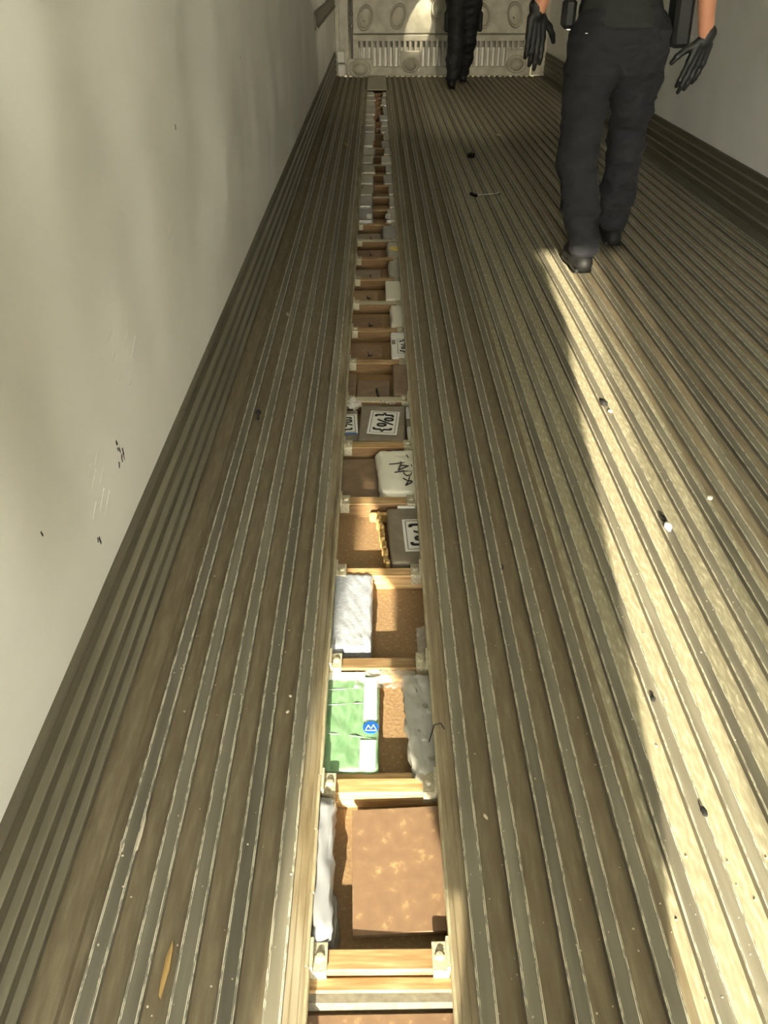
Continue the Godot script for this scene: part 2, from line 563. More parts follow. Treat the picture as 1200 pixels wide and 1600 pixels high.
	M.white_eye = mat(Color(0.9, 0.9, 0.88), 0.3)
	M.splinter = mat(Color(0.68, 0.56, 0.34), 0.8)
	M.chip = mat(Color(0.80, 0.76, 0.66), 0.7)
	M.concrete = mat(Color(0.55, 0.54, 0.50), 0.9, 0.0, ramp_tex(blotch, [[0.0, Color(0.8, 0.8, 0.8)], [1.0, Color(1, 1, 1)]]), Vector3(0.3, 0.3, 0.3))

func wrapping(c: Color, tex: Texture2D, scale: Vector3) -> StandardMaterial3D:
	var m := mat(c, 0.38, 0.0, tex, scale)
	m.clearcoat_enabled = true
	m.clearcoat = 0.5
	m.clearcoat_roughness = 0.18
	return m

# ------------------------------------------------------------------ the scene
func _ready() -> void:
	rng.seed = 7
	var cam := Camera3D.new()
	cam.name = "camera"
	cam.fov = rad_to_deg(2.0 * atan(800.0 / 1250.0))
	cam.position = Vector3(0, 1.2, 0)
	cam.rotation = Vector3(-atan(870.0 / 1250.0), -0.00788, 0)
	cam.near = 0.02
	cam.far = 200.0
	add_child(cam)
	cam.current = true

	var sky_mat := ProceduralSkyMaterial.new()
	sky_mat.sky_top_color = Color(0.93, 0.93, 0.90)
	sky_mat.sky_horizon_color = Color(0.97, 0.955, 0.90)
	sky_mat.ground_horizon_color = Color(0.62, 0.60, 0.54)
	sky_mat.ground_bottom_color = Color(0.45, 0.44, 0.40)
	sky_mat.sky_energy_multiplier = 1.0
	sky_mat.ground_energy_multiplier = 1.0
	var env := Environment.new()
	env.background_mode = Environment.BG_SKY
	env.sky = Sky.new()
	env.sky.sky_material = sky_mat
	env.background_energy_multiplier = 66.0
	env.tonemap_mode = Environment.TONE_MAPPER_LINEAR
	env.tonemap_exposure = 1.0
	env.sdfgi_enabled = true
	env.ssao_enabled = true
	env.ssil_enabled = true
	var we := WorldEnvironment.new()
	we.name = "surroundings"
	we.environment = env
	add_child(we)

	var sun := DirectionalLight3D.new()
	sun.name = "sun"
	sun.light_color = Color(1.0, 0.95, 0.84)
	sun.light_energy = 7.8
	sun.light_angular_distance = 0.55
	sun.shadow_enabled = true
	sun.sky_mode = DirectionalLight3D.SKY_MODE_LIGHT_ONLY
	add_child(sun)
	sun.look_at_from_position(Vector3.ZERO, Vector3(0.1, -0.33, -1.0))

	make_materials()
	build_shell()
	build_floor()
	fill_lamp_fitting(Vector3(0.76, 2.5, -5.2), 0.12, "unseen ceiling lamp added to brighten the middle of the trailer")
	fill_lamp_fitting(Vector3(0.76, 2.5, -9.2), 0.12, "unseen ceiling lamp added to brighten the far end by the bulkhead")
	build_bulkhead()
	build_packages()
	build_people()
	build_debris()
	for n in find_children("*", "Node", true, false):
		if n.has_meta("stem"):
			n.remove_meta("stem")

func fill_lamp_fitting(at: Vector3, energy: float, label: String) -> void:  # added lamps, out of view, lifting the dim far half
	var o := thing("ceiling_fill_lamp", label, "lamp", at)
	var st := begin()
	bbox(st, Vector3(0, -0.012, 0), Vector3(0.5, 0.024, 0.14), 0.004)
	part("housing", st, M.ceiling, o)
	st = begin()
	bbox(st, Vector3(0, -0.03, 0), Vector3(0.44, 0.012, 0.09), 0.004)
	var glow := mat(Color(1, 1, 1), 0.5)
	glow.emission_enabled = true
	glow.emission = Color(1.0, 0.96, 0.86)
	glow.emission_energy_multiplier = 1.0
	part("lamp_diffuser", st, glow, o)
	var l := AreaLight3D.new()
	l.name = "fill_light"
	l.area_size = Vector2(0.44, 0.09)
	l.light_color = Color(1.0, 0.96, 0.86)
	l.light_energy = energy
	l.area_range = 16.0
	l.area_attenuation = 2.0
	l.shadow_enabled = true
	l.position = Vector3(0, -0.04, 0)
	l.rotation = Vector3(-PI / 2, 0, 0)
	o.add_child(l)

func spot_torch(called: String, label: String, at: Vector3, aim: Vector3, angle: float, soft: float, energy: float) -> void:
	var t := thing(called, label, "flashlight", at)
	var d := (aim - at).normalized()
	var st := begin()
	tube(st, -d * 0.10, d * 0.0, 0.014, 0.014, 14)
	tube(st, d * 0.0, d * 0.03, 0.014, 0.022, 14)
	part("barrel", st, M.leather, t)
	st = begin()
	tube(st, d * 0.03, d * 0.032, 0.019, 0.019, 14)
	var glow := mat(Color(1, 1, 1), 0.4)
	glow.emission_enabled = true
	glow.emission = Color(1.0, 0.95, 0.84)
	glow.emission_energy_multiplier = 3.0
	part("lamp_lens", st, glow, t)
	var sp := SpotLight3D.new()
	sp.name = "flashlight_beam"
	sp.spot_angle = angle
	sp.spot_angle_attenuation = soft
	sp.light_color = Color(1.0, 0.95, 0.84)
	sp.light_energy = energy
	sp.light_size = 0.012
	sp.spot_range = 20.0
	sp.spot_attenuation = 2.0
	sp.shadow_enabled = true
	t.add_child(sp)
	sp.look_at_from_position(at + d * 0.04, aim)

func wall_point(x: float, sgn: float, noise: FastNoiseLite, z: float, y: float) -> Vector3:
	var w := 0.5 * noise.get_noise_2d(z * 1.5, y * 0.45) + 0.5 * noise.get_noise_2d(z * 0.6 + 40.0, y * 0.9)
	var d := 0.034 * w * smoothstep(KICK - 0.05, 0.7, y)
	return Vector3(x + sgn * d, y, z)

func build_shell() -> void:
	var noise := FastNoiseLite.new()
	noise.seed = 4
	noise.frequency = 1.0
	noise.fractal_octaves = 2
	# side walls: wavy liner on a thick body
	for side in 2:
		var s := -1.0 if side == 0 else 1.0
		var x: float = (WL - 0.012) if side == 0 else (WR + 0.012)
		var m := sheet(274, 46, func(u: float, v: float) -> Vector3: return wall_point(x, -s, noise, lerpf(ZD, ZB - 0.1, u), lerpf(KICK - 0.004, 2.5, v)), Vector3(-s, 0, 0), Vector2(1, 1))
		var wall := mesh_part("wall_left" if side == 0 else "wall_right", m, M.wall)
		struct(wall)
		var st := begin()
		bbox(st, Vector3(x + s * 0.06, 1.1, (ZD + ZB) * 0.5 - 0.05), Vector3(0.06, 2.9, ZD - ZB + 0.2), 0.002)
		bbox(st, Vector3(x + s * 0.03, KICK + 0.0, (ZD + ZB) * 0.5 - 0.05), Vector3(0.05, 0.012, ZD - ZB), 0.002)
		part("wall_body", st, M.wall, wall)
		# ribbed kick plate
		var kx: float = WL if side == 0 else WR
		var hs := [0.205, 0.15, 0.095, 0.04]
		var ks := begin()
		var rs := begin()
		var top := KICK - 0.006
		extrude(ks, PackedVector2Array([Vector2(kx + s * 0.02, KICK), Vector2(kx - s * 0.004, KICK - 0.002), Vector2(kx, top)]), ZD, ZB, side == 1)
		for h in hs:
			extrude(ks, PackedVector2Array([Vector2(kx, top), Vector2(kx, h + 0.007)]), ZD, ZB, side == 1)
			extrude(rs, PackedVector2Array([Vector2(kx, h + 0.007), Vector2(kx - s * 0.010, h + 0.003), Vector2(kx - s * 0.012, h)]), ZD, ZB, side == 1)
			extrude(ks, PackedVector2Array([Vector2(kx - s * 0.012, h), Vector2(kx - s * 0.010, h - 0.004), Vector2(kx, h - 0.010)]), ZD, ZB, side == 1)
			top = h - 0.010
		extrude(ks, PackedVector2Array([Vector2(kx, top), Vector2(kx, -0.02)]), ZD, ZB, side == 1)
		var kp := part("baseboard_left" if side == 0 else "baseboard_right", ks, M.kick)
		part("kick_ridge", rs, M.ridge, kp).set_meta("kind", "stuff")
		struct(kp)
	# dark rail high on the far part of the near wall
	var st := begin()
	var rx := WL - 0.012
	bbox(st, Vector3(rx + 0.012, 0.765, -9.2), Vector3(0.024, 0.13, 3.4), 0.004)
	for y in [0.715, 0.815]:
		bbox(st, Vector3(rx + 0.02, y, -9.2), Vector3(0.03, 0.02, 3.4), 0.004)
	part("wall_rail", st, M.rail, get_node("wall_left"))
	# ceiling, doorway, far wall
	st = begin()
	bbox(st, Vector3(0.76, 2.56, (ZD + ZB) * 0.5), Vector3(2.75, 0.12, ZD - ZB + 0.3), 0.002)
	struct(part("ceiling", st, M.ceiling))
	st = begin()
	bbox(st, Vector3(0.76, 2.37, ZD - 0.05), Vector3(2.66, 0.36, 0.1), 0.004)
	bbox(st, Vector3(WR - 0.02, 1.2, ZD - 0.05), Vector3(0.04, 2.5, 0.1), 0.004)
	bbox(st, Vector3(WL - 0.02, 1.2, ZD - 0.05), Vector3(0.045, 2.5, 0.1), 0.004)
	struct(part("trim_1", st, M.panel))
	# added strip curtain, unseen, dimming the sun over the right of the floor
	var cur := thing("sun_dimming_curtain", "unseen milky strip curtain added in the rear doorway to dim the sun", "curtain", Vector3(1.24, 0, ZD - 0.13))
	var left := [0.30, 0.42, 0.55, 0.72, 0.89, 1.06, 1.23, 1.40, 1.57, 1.74]
	for i in left.size():
		part_sheet(cur, left[i] + 0.10 - 1.24, 0.012 * (i % 2), M["strip%d" % mini(i, 2)])
	st = begin()
	bbox(st, Vector3(0, -1.35, 0), Vector3(80, 0.2, 80), 0.01)
	struct(part("ground", st, M.concrete))

func part_sheet(cur: Node3D, cx: float, dz: float, m: Material) -> void:
	var st := begin()
	bbox(st, Vector3(cx, 1.13, dz), Vector3(0.20, 2.22, 0.003), 0.001)
	part("strip", st, m, cur)

func build_floor() -> void:
	var L := ZD - ZB
	var zc := (ZD + ZB) * 0.5
	# sub-floor under everything, with the hollow of the opened strip
	var st := begin()
	bbox(st, Vector3(0.76, BOTTOM - 0.05, zc), Vector3(2.6, 0.1, L), 0.002)
	var fl := part("floor", st, M.pit)
	struct(fl)
	st = begin()
	bbox(st, Vector3((-0.26 + WL) * 0.5, -0.045, zc), Vector3(-0.26 - WL, 0.042, L), 0.001)
	bbox(st, Vector3((0.26 + WR) * 0.5, -0.045, zc), Vector3(WR - 0.26, 0.042, L), 0.001)
	part("foam_core", st, M.pit, fl)
	# plates between the ribs
	st = begin()
	bbox(st, Vector3((WL + GAP_L) * 0.5, -0.019, zc), Vector3(GAP_L - WL, 0.010, L), 0.001)
	part("floor_plate", st, M.channel, fl)
	st = begin()
	bbox(st, Vector3((0.443 + GAP_R) * 0.5, -0.019, zc), Vector3(0.443 - GAP_R, 0.010, L), 0.0)
	part("floor_plate", st, M.channel, fl)
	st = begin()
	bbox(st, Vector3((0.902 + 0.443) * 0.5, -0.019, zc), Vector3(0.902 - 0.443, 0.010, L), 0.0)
	part("floor_plate", st, M.channel_sunlit_dust, fl)
	st = begin()
	bbox(st, Vector3((WR + 0.902) * 0.5, -0.019, zc), Vector3(WR - 0.902, 0.010, L), 0.0)
	part("floor_plate", st, M.channel_grey, fl)
	# flat edge strips along the opening
	for s in [-1.0, 1.0]:
		st = begin()
		var e: float = GAP_L if s < 0 else GAP_R
		var w := 0.036
		var prof := PackedVector2Array([Vector2(e + s * w, -0.014), Vector2(e + s * (w - 0.002), -0.005), Vector2(e + s * 0.024, -0.004), Vector2(e + s * 0.022, -0.0055), Vector2(e + s * 0.012, -0.0055), Vector2(e + s * 0.010, -0.003), Vector2(e + s * 0.0, -0.002)])
		extrude(st, prof, ZD, -9.77, s > 0)
		part("edge_strip", st, M.plank if s < 0 else M.plank_dark, fl)
		st = begin()
		var fn := FastNoiseLite.new()
		fn.seed = 9
		fn.frequency = 3.0
		var n := 90
		for i in n:   # torn aluminium lip, a little uneven
			var z0 := lerpf(0.2, -9.77, float(i) / n)
			var z1 := lerpf(0.2, -9.77, float(i + 1) / n)
			var j: float = 0.0025 * fn.get_noise_2d(z0 * 8.0, s)
			bbox(st, Vector3(e + s * (0.002 + j), -0.012, (z0 + z1) * 0.5), Vector3(0.0055, 0.022, z0 - z1 + 0.001), 0.0012)
		part("edge_lip", st, M.flange, fl)
	# T ribs
	var xs := []
	for k in 5:
		xs.append(-0.151 - 0.0655 * k)
	for k in 28:
		xs.append(0.1485 + 0.0655 * k)
	var body := PackedVector2Array([Vector2(-0.0135, -0.014), Vector2(-0.0135, -0.0016), Vector2(-0.0132, -0.001), Vector2(-0.0082, -0.001), Vector2(0.0082, -0.001), Vector2(0.0132, -0.001), Vector2(0.0135, -0.0016), Vector2(0.0135, -0.014)])
	var bead := PackedVector2Array([Vector2(-0.0135, -0.0014), Vector2(-0.0132, -0.0004), Vector2(-0.0125, 0.0), Vector2(-0.0118, -0.0005), Vector2(-0.0111, -0.0005), Vector2(-0.0104, 0.0), Vector2(-0.0098, -0.0004), Vector2(-0.0095, -0.0011)])
	var beadr := PackedVector2Array()
	for i in range(bead.size() - 1, -1, -1):
		beadr.append(Vector2(-bead[i].x, bead[i].y))
	var variants := []
	for k in 4:
		var b0 := begin()
		extrude(b0, body, ZD, ZB)
		var mesh := b0.commit()
		var b1 := begin()
		extrude(b1, bead, ZD, ZB, false, k * 0.37)
		extrude(b1, beadr, ZD, ZB, false, k * 0.61 + 0.2)
		b1.commit(mesh)
		mesh.surface_set_material(0, M["rib%d" % k])
		mesh.surface_set_material(1, M.edge)
		variants.append(mesh)
	for i in xs.size():
		var o := mesh_part("floor_rib", variants[(i * 7 + i / 3) % 4], null, fl, Vector3(xs[i], 0, 0))
	st = begin()
	extrude(st, PackedVector2Array([Vector2(WL, -0.002), Vector2(WL + 0.045, -0.003), Vector2(WL + 0.047, -0.014)]), ZD, ZB)
	part("edge_strip", st, M.channel, fl)
	st = begin()
	extrude(st, PackedVector2Array([Vector2(WR - 0.08, -0.014), Vector2(WR - 0.078, -0.003), Vector2(WR, -0.002)]), ZD, ZB)
	part("edge_strip", st, M.rib3, fl)
	# timber crosspieces with their aluminium end brackets
	var w := 0.034
	for k in range(-1, 31):
		var z := -(0.613 + 0.303 * k) + w * 0.5
		st = begin()
		var hj := JOIST_TOP - BOTTOM
		bbox(st, Vector3(0, JOIST_TOP - hj * 0.5 - 0.002, z), Vector3(0.50, hj - 0.004, w), 0.003)
		if k < 2:   # wide spreader under the nearest crosspieces
			bbox(st, Vector3(0, JOIST_TOP - 0.030, z - (0.026 if k > 0 else -0.03)), Vector3(0.44, 0.030, 0.022), 0.003)
		var j := part("joist", st, M["wood%d" % [0, 1, 0, 2][(k + 1) % 4]] if k < 4 else M.wood_shaded, fl)
		if k >= 4 and k < 21:  # pale dusty cap, light on the joist top put into its colour
			st = begin()
			bbox(st, Vector3(0.0, JOIST_TOP - 0.001, z), Vector3(0.40, 0.003, w + 0.001), 0.001)
			part("lit_dusty_top", st, M.bracket if k % 3 == 0 else M.wood1, j)
		if k > 20:
			continue
		for s in [-1.0, 1.0]:
			var e: float = GAP_L if s < 0 else GAP_R
			var c := Vector3(e - s * 0.013, JOIST_TOP + 0.002, z)
			st = begin()
			bbox(st, c, Vector3(0.026, 0.004, w + 0.010), 0.001)
			bbox(st, c + Vector3(s * 0.010, 0.008, 0), Vector3(0.005, 0.016, w + 0.012), 0.001)
			bbox(st, c + Vector3(0, -0.014, (w + 0.008) * 0.5), Vector3(0.024, 0.028, 0.003), 0.001)
			if k < 12:
				lathe(st, c + Vector3(-s * 0.002, 0.002, 0), Vector3.UP, [Vector2(0.0075, 0), Vector2(0.0075, 0.001), Vector2(0.005, 0.0045), Vector2(0.0, 0.005)], 12)
			part("joist_bracket", st, M.bracket, j)
	# steel cover at the far end of the opening
	st = begin()
	bbox(st, Vector3(0, -0.004, -10.37), Vector3(0.215, 0.008, 1.2), 0.002)
	for x in [-0.055, 0.065]:
		tube(st, Vector3(x, 0.0, -10.75), Vector3(x, 0.004, -10.75), 0.012, 0.012, 10)
	part("end_cover", st, M.panel, fl)

func ring(st: SurfaceTool, c: Vector3, a: float, b: float, tilt: float, rim: float, up := 0.010) -> void:
	# raised oval rim on the bulkhead (faces +z), with a shallow bowl
	var n := 28
	var prof := [[1.0 + rim / b, 0.0], [1.0 + 0.5 * rim / b, up], [1.0, up * 0.9], [0.86, up * 0.1], [0.5, up * 0.35], [0.0, up * 0.5]]
	var P := func(i: int, k: int) -> Vector3:
		var t := TAU * i / n
		var p: Vector2 = Vector2(cos(t) * a, sin(t) * b) * prof[k][0]
		p = p.rotated(tilt)
		return c + Vector3(p.x, p.y, prof[k][1])
	for i in n:
		for k in prof.size() - 1:
			quad(st, P.call(i, k), P.call(i + 1, k), P.call(i + 1, k + 1), P.call(i, k + 1), Vector3(0, 0, 1))

func build_bulkhead() -> void:
	var st := begin()
	bbox(st, Vector3(0.76, 1.2, ZB - 0.16), Vector3(2.7, 2.8, 0.1), 0.002)
	var wall := part("wall_front", st, M.panel)
	struct(wall)
	# flat liner with posts on both sides
	for x in [[-0.51, -0.335], [1.87, 2.05]]:
		st = begin()
		bbox(st, Vector3((x[0] + x[1]) * 0.5, 1.25, ZB - 0.055), Vector3(x[1] - x[0], 2.5, 0.11), 0.004)
		bbox(st, Vector3(x[0] + 0.045 if x[0] < 0 else x[1] - 0.045, 1.25, ZB + 0.015), Vector3(0.05, 2.5, 0.03), 0.006)
		part("corner_post", st, M.panel, wall)
	st = begin()
	bbox(st, Vector3(-0.43, 0.20, ZB + 0.02), Vector3(0.095, 0.125, 0.05), 0.008)
	bbox(st, Vector3(-0.42, 0.065, ZB + 0.025), Vector3(0.10, 0.13, 0.06), 0.008)
	part("corner_block", st, M.baffle, wall)
	# stamped air panel: upper plate, slotted lower plate
	var x0 := -0.285
	var x1 := 1.845
	var zf := ZB + 0.045
	st = begin()
	bbox(st, Vector3((x0 + x1) * 0.5, (0.437 + 2.45) * 0.5, zf - 0.02), Vector3(x1 - x0, 2.45 - 0.437, 0.04), 0.012)
	var up := part("upper_panel", st, M.panel, wall)
	var holes := begin()
	for o in [[-0.135, 0.60, -0.25, true], [0.25, 0.615, -0.3, false], [0.73, 0.72, -0.3, false], [1.235, 0.62, 0.3, false], [1.615, 0.63, 0.2, true], [-0.13, 1.15, -0.25, false], [0.25, 1.15, -0.25, false], [0.73, 1.22, -0.25, false], [1.24, 1.15, 0.3, false], [1.62, 1.15, 0.25, false], [0.1, 1.7, 0.2, false], [0.8, 1.7, 0.1, false], [1.4, 1.7, 0.3, false]]:
		st = begin()
		ring(st, Vector3(o[0], o[1], zf - 0.002), 0.075, 0.112, o[2], 0.026, 0.034)
		part("stamped_oval", st, M.panel, up)
		if o[3]:
			tube(holes, Vector3(o[0] - 0.01, o[1] - 0.025, zf), Vector3(o[0] - 0.01, o[1] - 0.025, zf + 0.012), 0.015, 0.014, 10)
	part("screw_hole", holes, M.scuff, up)
	# slats
	st = begin()
	bbox(st, Vector3((x0 + x1) * 0.5, 0.397, zf - 0.012), Vector3(x1 - x0, 0.068, 0.03), 0.006)
	bbox(st, Vector3((x0 + x1) * 0.5, 0.052, zf - 0.005), Vector3(x1 - x0, 0.10, 0.04), 0.008)
	bbox(st, Vector3(x0 + 0.035, 0.23, zf - 0.012), Vector3(0.07, 0.30, 0.03), 0.006)
	bbox(st, Vector3(x1 - 0.05, 0.23, zf - 0.012), Vector3(0.10, 0.30, 0.03), 0.006)
	var low := part("slotted_panel", st, M.panel, wall)
	var pitch := 0.0643
	st = begin()
	bbox(st, Vector3.ZERO, Vector3(0.034, 0.30, 0.026), 0.005)
	var slat := st.commit()
	for i in 30:
		mesh_part("slat", slat, M.panel, low, Vector3(-0.182 + pitch * i, 0.235, zf - 0.012))
	st = begin()   # sloping baffle behind the slots
	quad(st, Vector3(x0, 0.36, ZB - 0.10), Vector3(x1, 0.36, ZB - 0.10), Vector3(x1, 0.28, ZB - 0.06), Vector3(x0, 0.28, ZB - 0.06), Vector3(0, 0, 1))
	quad(st, Vector3(x0, 0.30, ZB - 0.01), Vector3(x1, 0.30, ZB - 0.01), Vector3(x1, 0.09, ZB + 0.012), Vector3(x0, 0.09, ZB + 0.012), Vector3(0, 0, 1))
	quad(st, Vector3(x0, 0.30, ZB - 0.01), Vector3(x1, 0.30, ZB - 0.01), Vector3(x1, 0.30, ZB - 0.11), Vector3(x0, 0.30, ZB - 0.11), Vector3(0, 1, 0))
	part("baffle", st, M.baffle, low)
	# drain cups along the foot
	for c in [[-0.205, 0.075, 0.13], [0.403, 0.115, 0.105], [1.675, 0.125, 0.125]]:
		st = begin()
		var r: float = c[2]
		bbox(st, Vector3(c[0], c[1] + 0.02, zf + 0.006), Vector3(r * 2.3, c[1] * 2.0 + 0.03, 0.02), 0.008)
		lathe(st, Vector3(c[0], c[1], zf + 0.014), Vector3(0, 0, 1), [Vector2(r, 0), Vector2(r * 0.95, 0.02), Vector2(r * 0.8, 0.03), Vector2(r * 0.7, 0.026), Vector2(r * 0.62, 0.036), Vector2(r * 0.45, 0.06), Vector2(r * 0.2, 0.072), Vector2(0.001, 0.074)], 26, Vector2(1.0, 0.8))
		part("drain_cup", st, M.panel, low)
	# rolled frame round the panel, with clips
	st = begin()
	for x in [x0 - 0.008, x1 + 0.008]:
		tube(st, Vector3(x, 0.16, zf - 0.005), Vector3(x, 2.4, zf - 0.005), 0.014, 0.014, 10)
		for y in [0.52, 0.64, 0.95, 1.3, 1.7]:
			bbox(st, Vector3(x, y, zf), Vector3(0.04, 0.05, 0.035), 0.01)
	part("panel_edge", st, M.panel_dark, wall)

func package(called: String, label: String, c: Vector3, size: Vector3, r: float, m: Material, n := 10, bump := 0.0, sd := 1, turn := 0.0, group := "", freq := 30.0, tilt := Vector3.ZERO, shear := 0.0) -> Node3D:
	var o := thing(called, label, "package", Vector3(c.x, c.y - size.y * 0.5, c.z), turn, group)
	o.rotation = Vector3(tilt.x, turn, tilt.z)
	mesh_part("wrapping", pillow(size, r, n, bump, sd, freq, shear), m, o, Vector3(0, size.y * 0.5, 0))
	return o

func label_card(parent: Node3D, at: Vector3, size: Vector2, turn := 0.0, cut_l := 0.0, cut_r := 0.0) -> void:
	# white card with a double rule and the mark {%} running downwards; local to the package, lies on its top
	var st := begin()
	var h := 0.0012
	bbox(st, Vector3.ZERO, Vector3(size.x, h, size.y), 0.0003)
	var card := part("label_card", st, M.paper, parent, at)
	card.rotation.y = turn
	st = begin()
	var i := 0.008
	var t := 0.0018
	var y := h * 0.5 + 0.0003
	for s in [-1.0, 1.0]:
		bbox(st, Vector3(s * (size.x * 0.5 - i), y, 0), Vector3(t, 0.0006, size.y - 2 * i), 0.0001)
		bbox(st, Vector3(0, y, s * (size.y * 0.5 - i)), Vector3(size.x - 2 * i, 0.0006, t), 0.0001)
	part("rule", st, M.ink, card)
	var tm := TextMesh.new()
	var f := SystemFont.new()
	f.font_names = PackedStringArray(["Droid Sans"])
	f.font_weight = 700
	tm.font = f
	tm.text = "{%}"
	tm.font_size = 64
	tm.pixel_size = 0.001
	tm.depth = 0.0008
	var o := mesh_part("lettering", tm, M.ink, card, Vector3(0, h * 0.5 + 0.0005, 0))
	var box := tm.get_aabb()
	# text x (advance) runs along +z, text y along +x: read from the side
	var sx := (size.y - 0.026) / box.size.x
	var sy := (size.x - 0.030) / box.size.y
	var bs := Basis(Vector3(0, 0, 1) * sx, Vector3(1, 0, 0) * sy, Vector3(0, 1, 0))
	o.transform = Transform3D(bs, Vector3(0, h * 0.5 + 0.0005, 0) - bs * (box.position + box.size * 0.5) + Vector3(0, 0.0002, 0))

func crumple(called: String, label: String, c: Vector3, size: Vector2, up: float, m: Material, sd: int, parent: Node = self, turn := 0.0) -> MeshInstance3D:
	var noise := FastNoiseLite.new()
	noise.seed = sd
	noise.frequency = 22.0
	noise.fractal_octaves = 3
	var mesh := sheet(22, 22, func(u: float, v: float) -> Vector3:
		var x := (u - 0.5) * size.x
		var z := (v - 0.5) * size.y
		x += 0.004 * noise.get_noise_2d(z * 3.0, sd * 3.0)
		z += 0.004 * noise.get_noise_2d(x * 3.0, sd * 5.0)
		return Vector3(x, up * (0.5 + noise.get_noise_2d(x, z)), z), Vector3.UP)
	var o := mesh_part(called, mesh, m, parent, c)
	o.rotation.y = turn
	if parent == self:
		tag(o, label, "plastic film")
	return o

func build_packages() -> void:
	var o: Node3D
	var st: SurfaceTool
	# --- nearest bay, before the first whole one
	st = begin()
	bbox(st, Vector3(0.0, -0.056, -0.448), Vector3(0.40, 0.008, 0.17), 0.001, Basis(Vector3(0, 0, 1), 0.02))
	tag(part("brown_board", st, M.board), "brown board under the crosspiece at the very bottom of the picture", "board")
	st = begin()
	bbox(st, Vector3(0.0, -0.049, -0.5575), Vector3(0.40, 0.022, 0.035), 0.002)
	tag(part("grey_board", st, M.grey_board), "grey dusty strip of board against the front of the nearest crosspiece", "board")
	# --- bay 0: mesh bag and raised brown board
	st = begin()
	var bs := Basis.from_euler(Vector3(0.03, 0.0, 0.03))
	bbox(st, Vector3(0.035, -0.036, -0.748), Vector3(0.163, 0.010, 0.216), 0.001, bs * Basis(Vector3(0, 1, 0), 0.03))
	o = thing("brown_board", "square brown board lying tilted in the nearest bay of the floor gap", "board")
	part("board_face", st, M.board, o)
	var n2 := FastNoiseLite.new()
	n2.seed = 77
	n2.frequency = 30.0
	o = package("mesh_bag", "slim white mesh-covered bag standing against the side of the nearest bay", Vector3(-0.093, -0.030, -0.745), Vector3(0.034, 0.052, 0.25), 0.016, M.mesh_bag, 16, 0.010, 5, 0.03, "", 18.0)
	o = package("tape_roll_wrap", "dark plastic wrap bundled under the white mesh bag in the nearest bay", Vector3(-0.092, -0.052, -0.665), Vector3(0.05, 0.020, 0.09), 0.009, M.clear_wrap, 8, 0.006, 8)
	# --- bay 1: green package and clear bag
	o = package("green_package", "green plastic-wrapped package with a white side strip and a round blue mark", Vector3(-0.064, -0.046, -1.055), Vector3(0.125, 0.036, 0.245), 0.009, M.green, 22, 0.003, 9, -0.01, "", 40.0)
	st = begin()
	bbox(st, Vector3(0.045, 0.0368, -0.053), Vector3(0.026, 0.0026, 0.110), 0.0004)
	bbox(st, Vector3(0.042, 0.0368, 0.085), Vector3(0.030, 0.0026, 0.066), 0.0004)
	bbox(st, Vector3(-0.012, 0.0368, -0.113), Vector3(0.09, 0.0026, 0.020), 0.0004)
	part("white_tape", st, M.paper, o)
	st = begin()
	lathe(st, Vector3(0.047, 0.0378, 0.022), Vector3.UP, [Vector2(0.0155, -0.001), Vector2(0.0155, 0.0004), Vector2(0.015, 0.0008), Vector2(0.0, 0.0008)], 22)
	var em := part("round_mark", st, M.blue, o)
	st = begin()
	var my := 0.0388
	for seg in [[Vector2(0.037, 0.028), Vector2(0.042, 0.017)], [Vector2(0.042, 0.017), Vector2(0.047, 0.026)], [Vector2(0.047, 0.026), Vector2(0.052, 0.016)], [Vector2(0.052, 0.016), Vector2(0.057, 0.027)], [Vector2(0.036, 0.030), Vector2(0.058, 0.030)]]:
		tube(st, Vector3(seg[0].x, my, seg[0].y), Vector3(seg[1].x, my, seg[1].y), 0.0008, 0.0008, 6)
	part("mark_lines", st, M.paper, em)
	st = begin()
	var prev := Vector3(-0.058, 0.036, 0.035)
	for i in 10:   # tight crease of the wrapping
		var q := Vector3(-0.058 + 0.011 * (i + 1), 0.0362, 0.035 + 0.014 * pow((i + 1) / 10.0, 2.0))
		tube(st, prev, q, 0.0009, 0.0009, 6)
		prev = q
	for zz in [-0.035, -0.075]:
		tube(st, Vector3(-0.058, 0.0358, zz), Vector3(0.03, 0.0362, zz - 0.006), 0.0007, 0.0007, 6)
	part("wrap_crease", st, M.green, o).set_meta("kind", "stuff")
	crumple("plastic_film", "clear film spread at the far end of the bay with the green package", Vector3(0.012, -0.030, -1.158), Vector2(0.125, 0.05), 0.008, M.film, 4)
	o = package("clear_bag", "clear plastic bag wedged upright opposite the green package", Vector3(0.083, -0.040, -1.035), Vector3(0.062, 0.046, 0.265), 0.022, M.clear_wrap, 20, 0.012, 15, 0.06, "", 22.0, Vector3.ZERO, 0.0)
	crumple("bag_skin", "", Vector3(-0.004, 0.048, 0.0), Vector2(0.055, 0.24), 0.008, M.film, 12, o)
	st = begin()
	for k in 6:
		var zz := -0.10 + 0.035 * k
		tube(st, Vector3(-0.006, 0.046, zz), Vector3(0.022, 0.0475, zz + 0.006), 0.0018, 0.0012, 6)
	part("bag_fold", st, M.white_film, o).set_meta("kind", "stuff")
	# --- bay 2: silver package
	o = package("silver_package", "silver-white wrapped package with fine creases beside an empty pit", Vector3(-0.062, -0.040, -1.368), Vector3(0.090, 0.042, 0.252), 0.007, M.silver, 22, 0.0035, 21, -0.01, "", 60.0)
	crumple("film_scrap", "torn clear film clinging to the floor edge across from the silver package", Vector3(0.096, -0.034, -1.27), Vector2(0.03, 0.09), 0.016, M.film, 31)
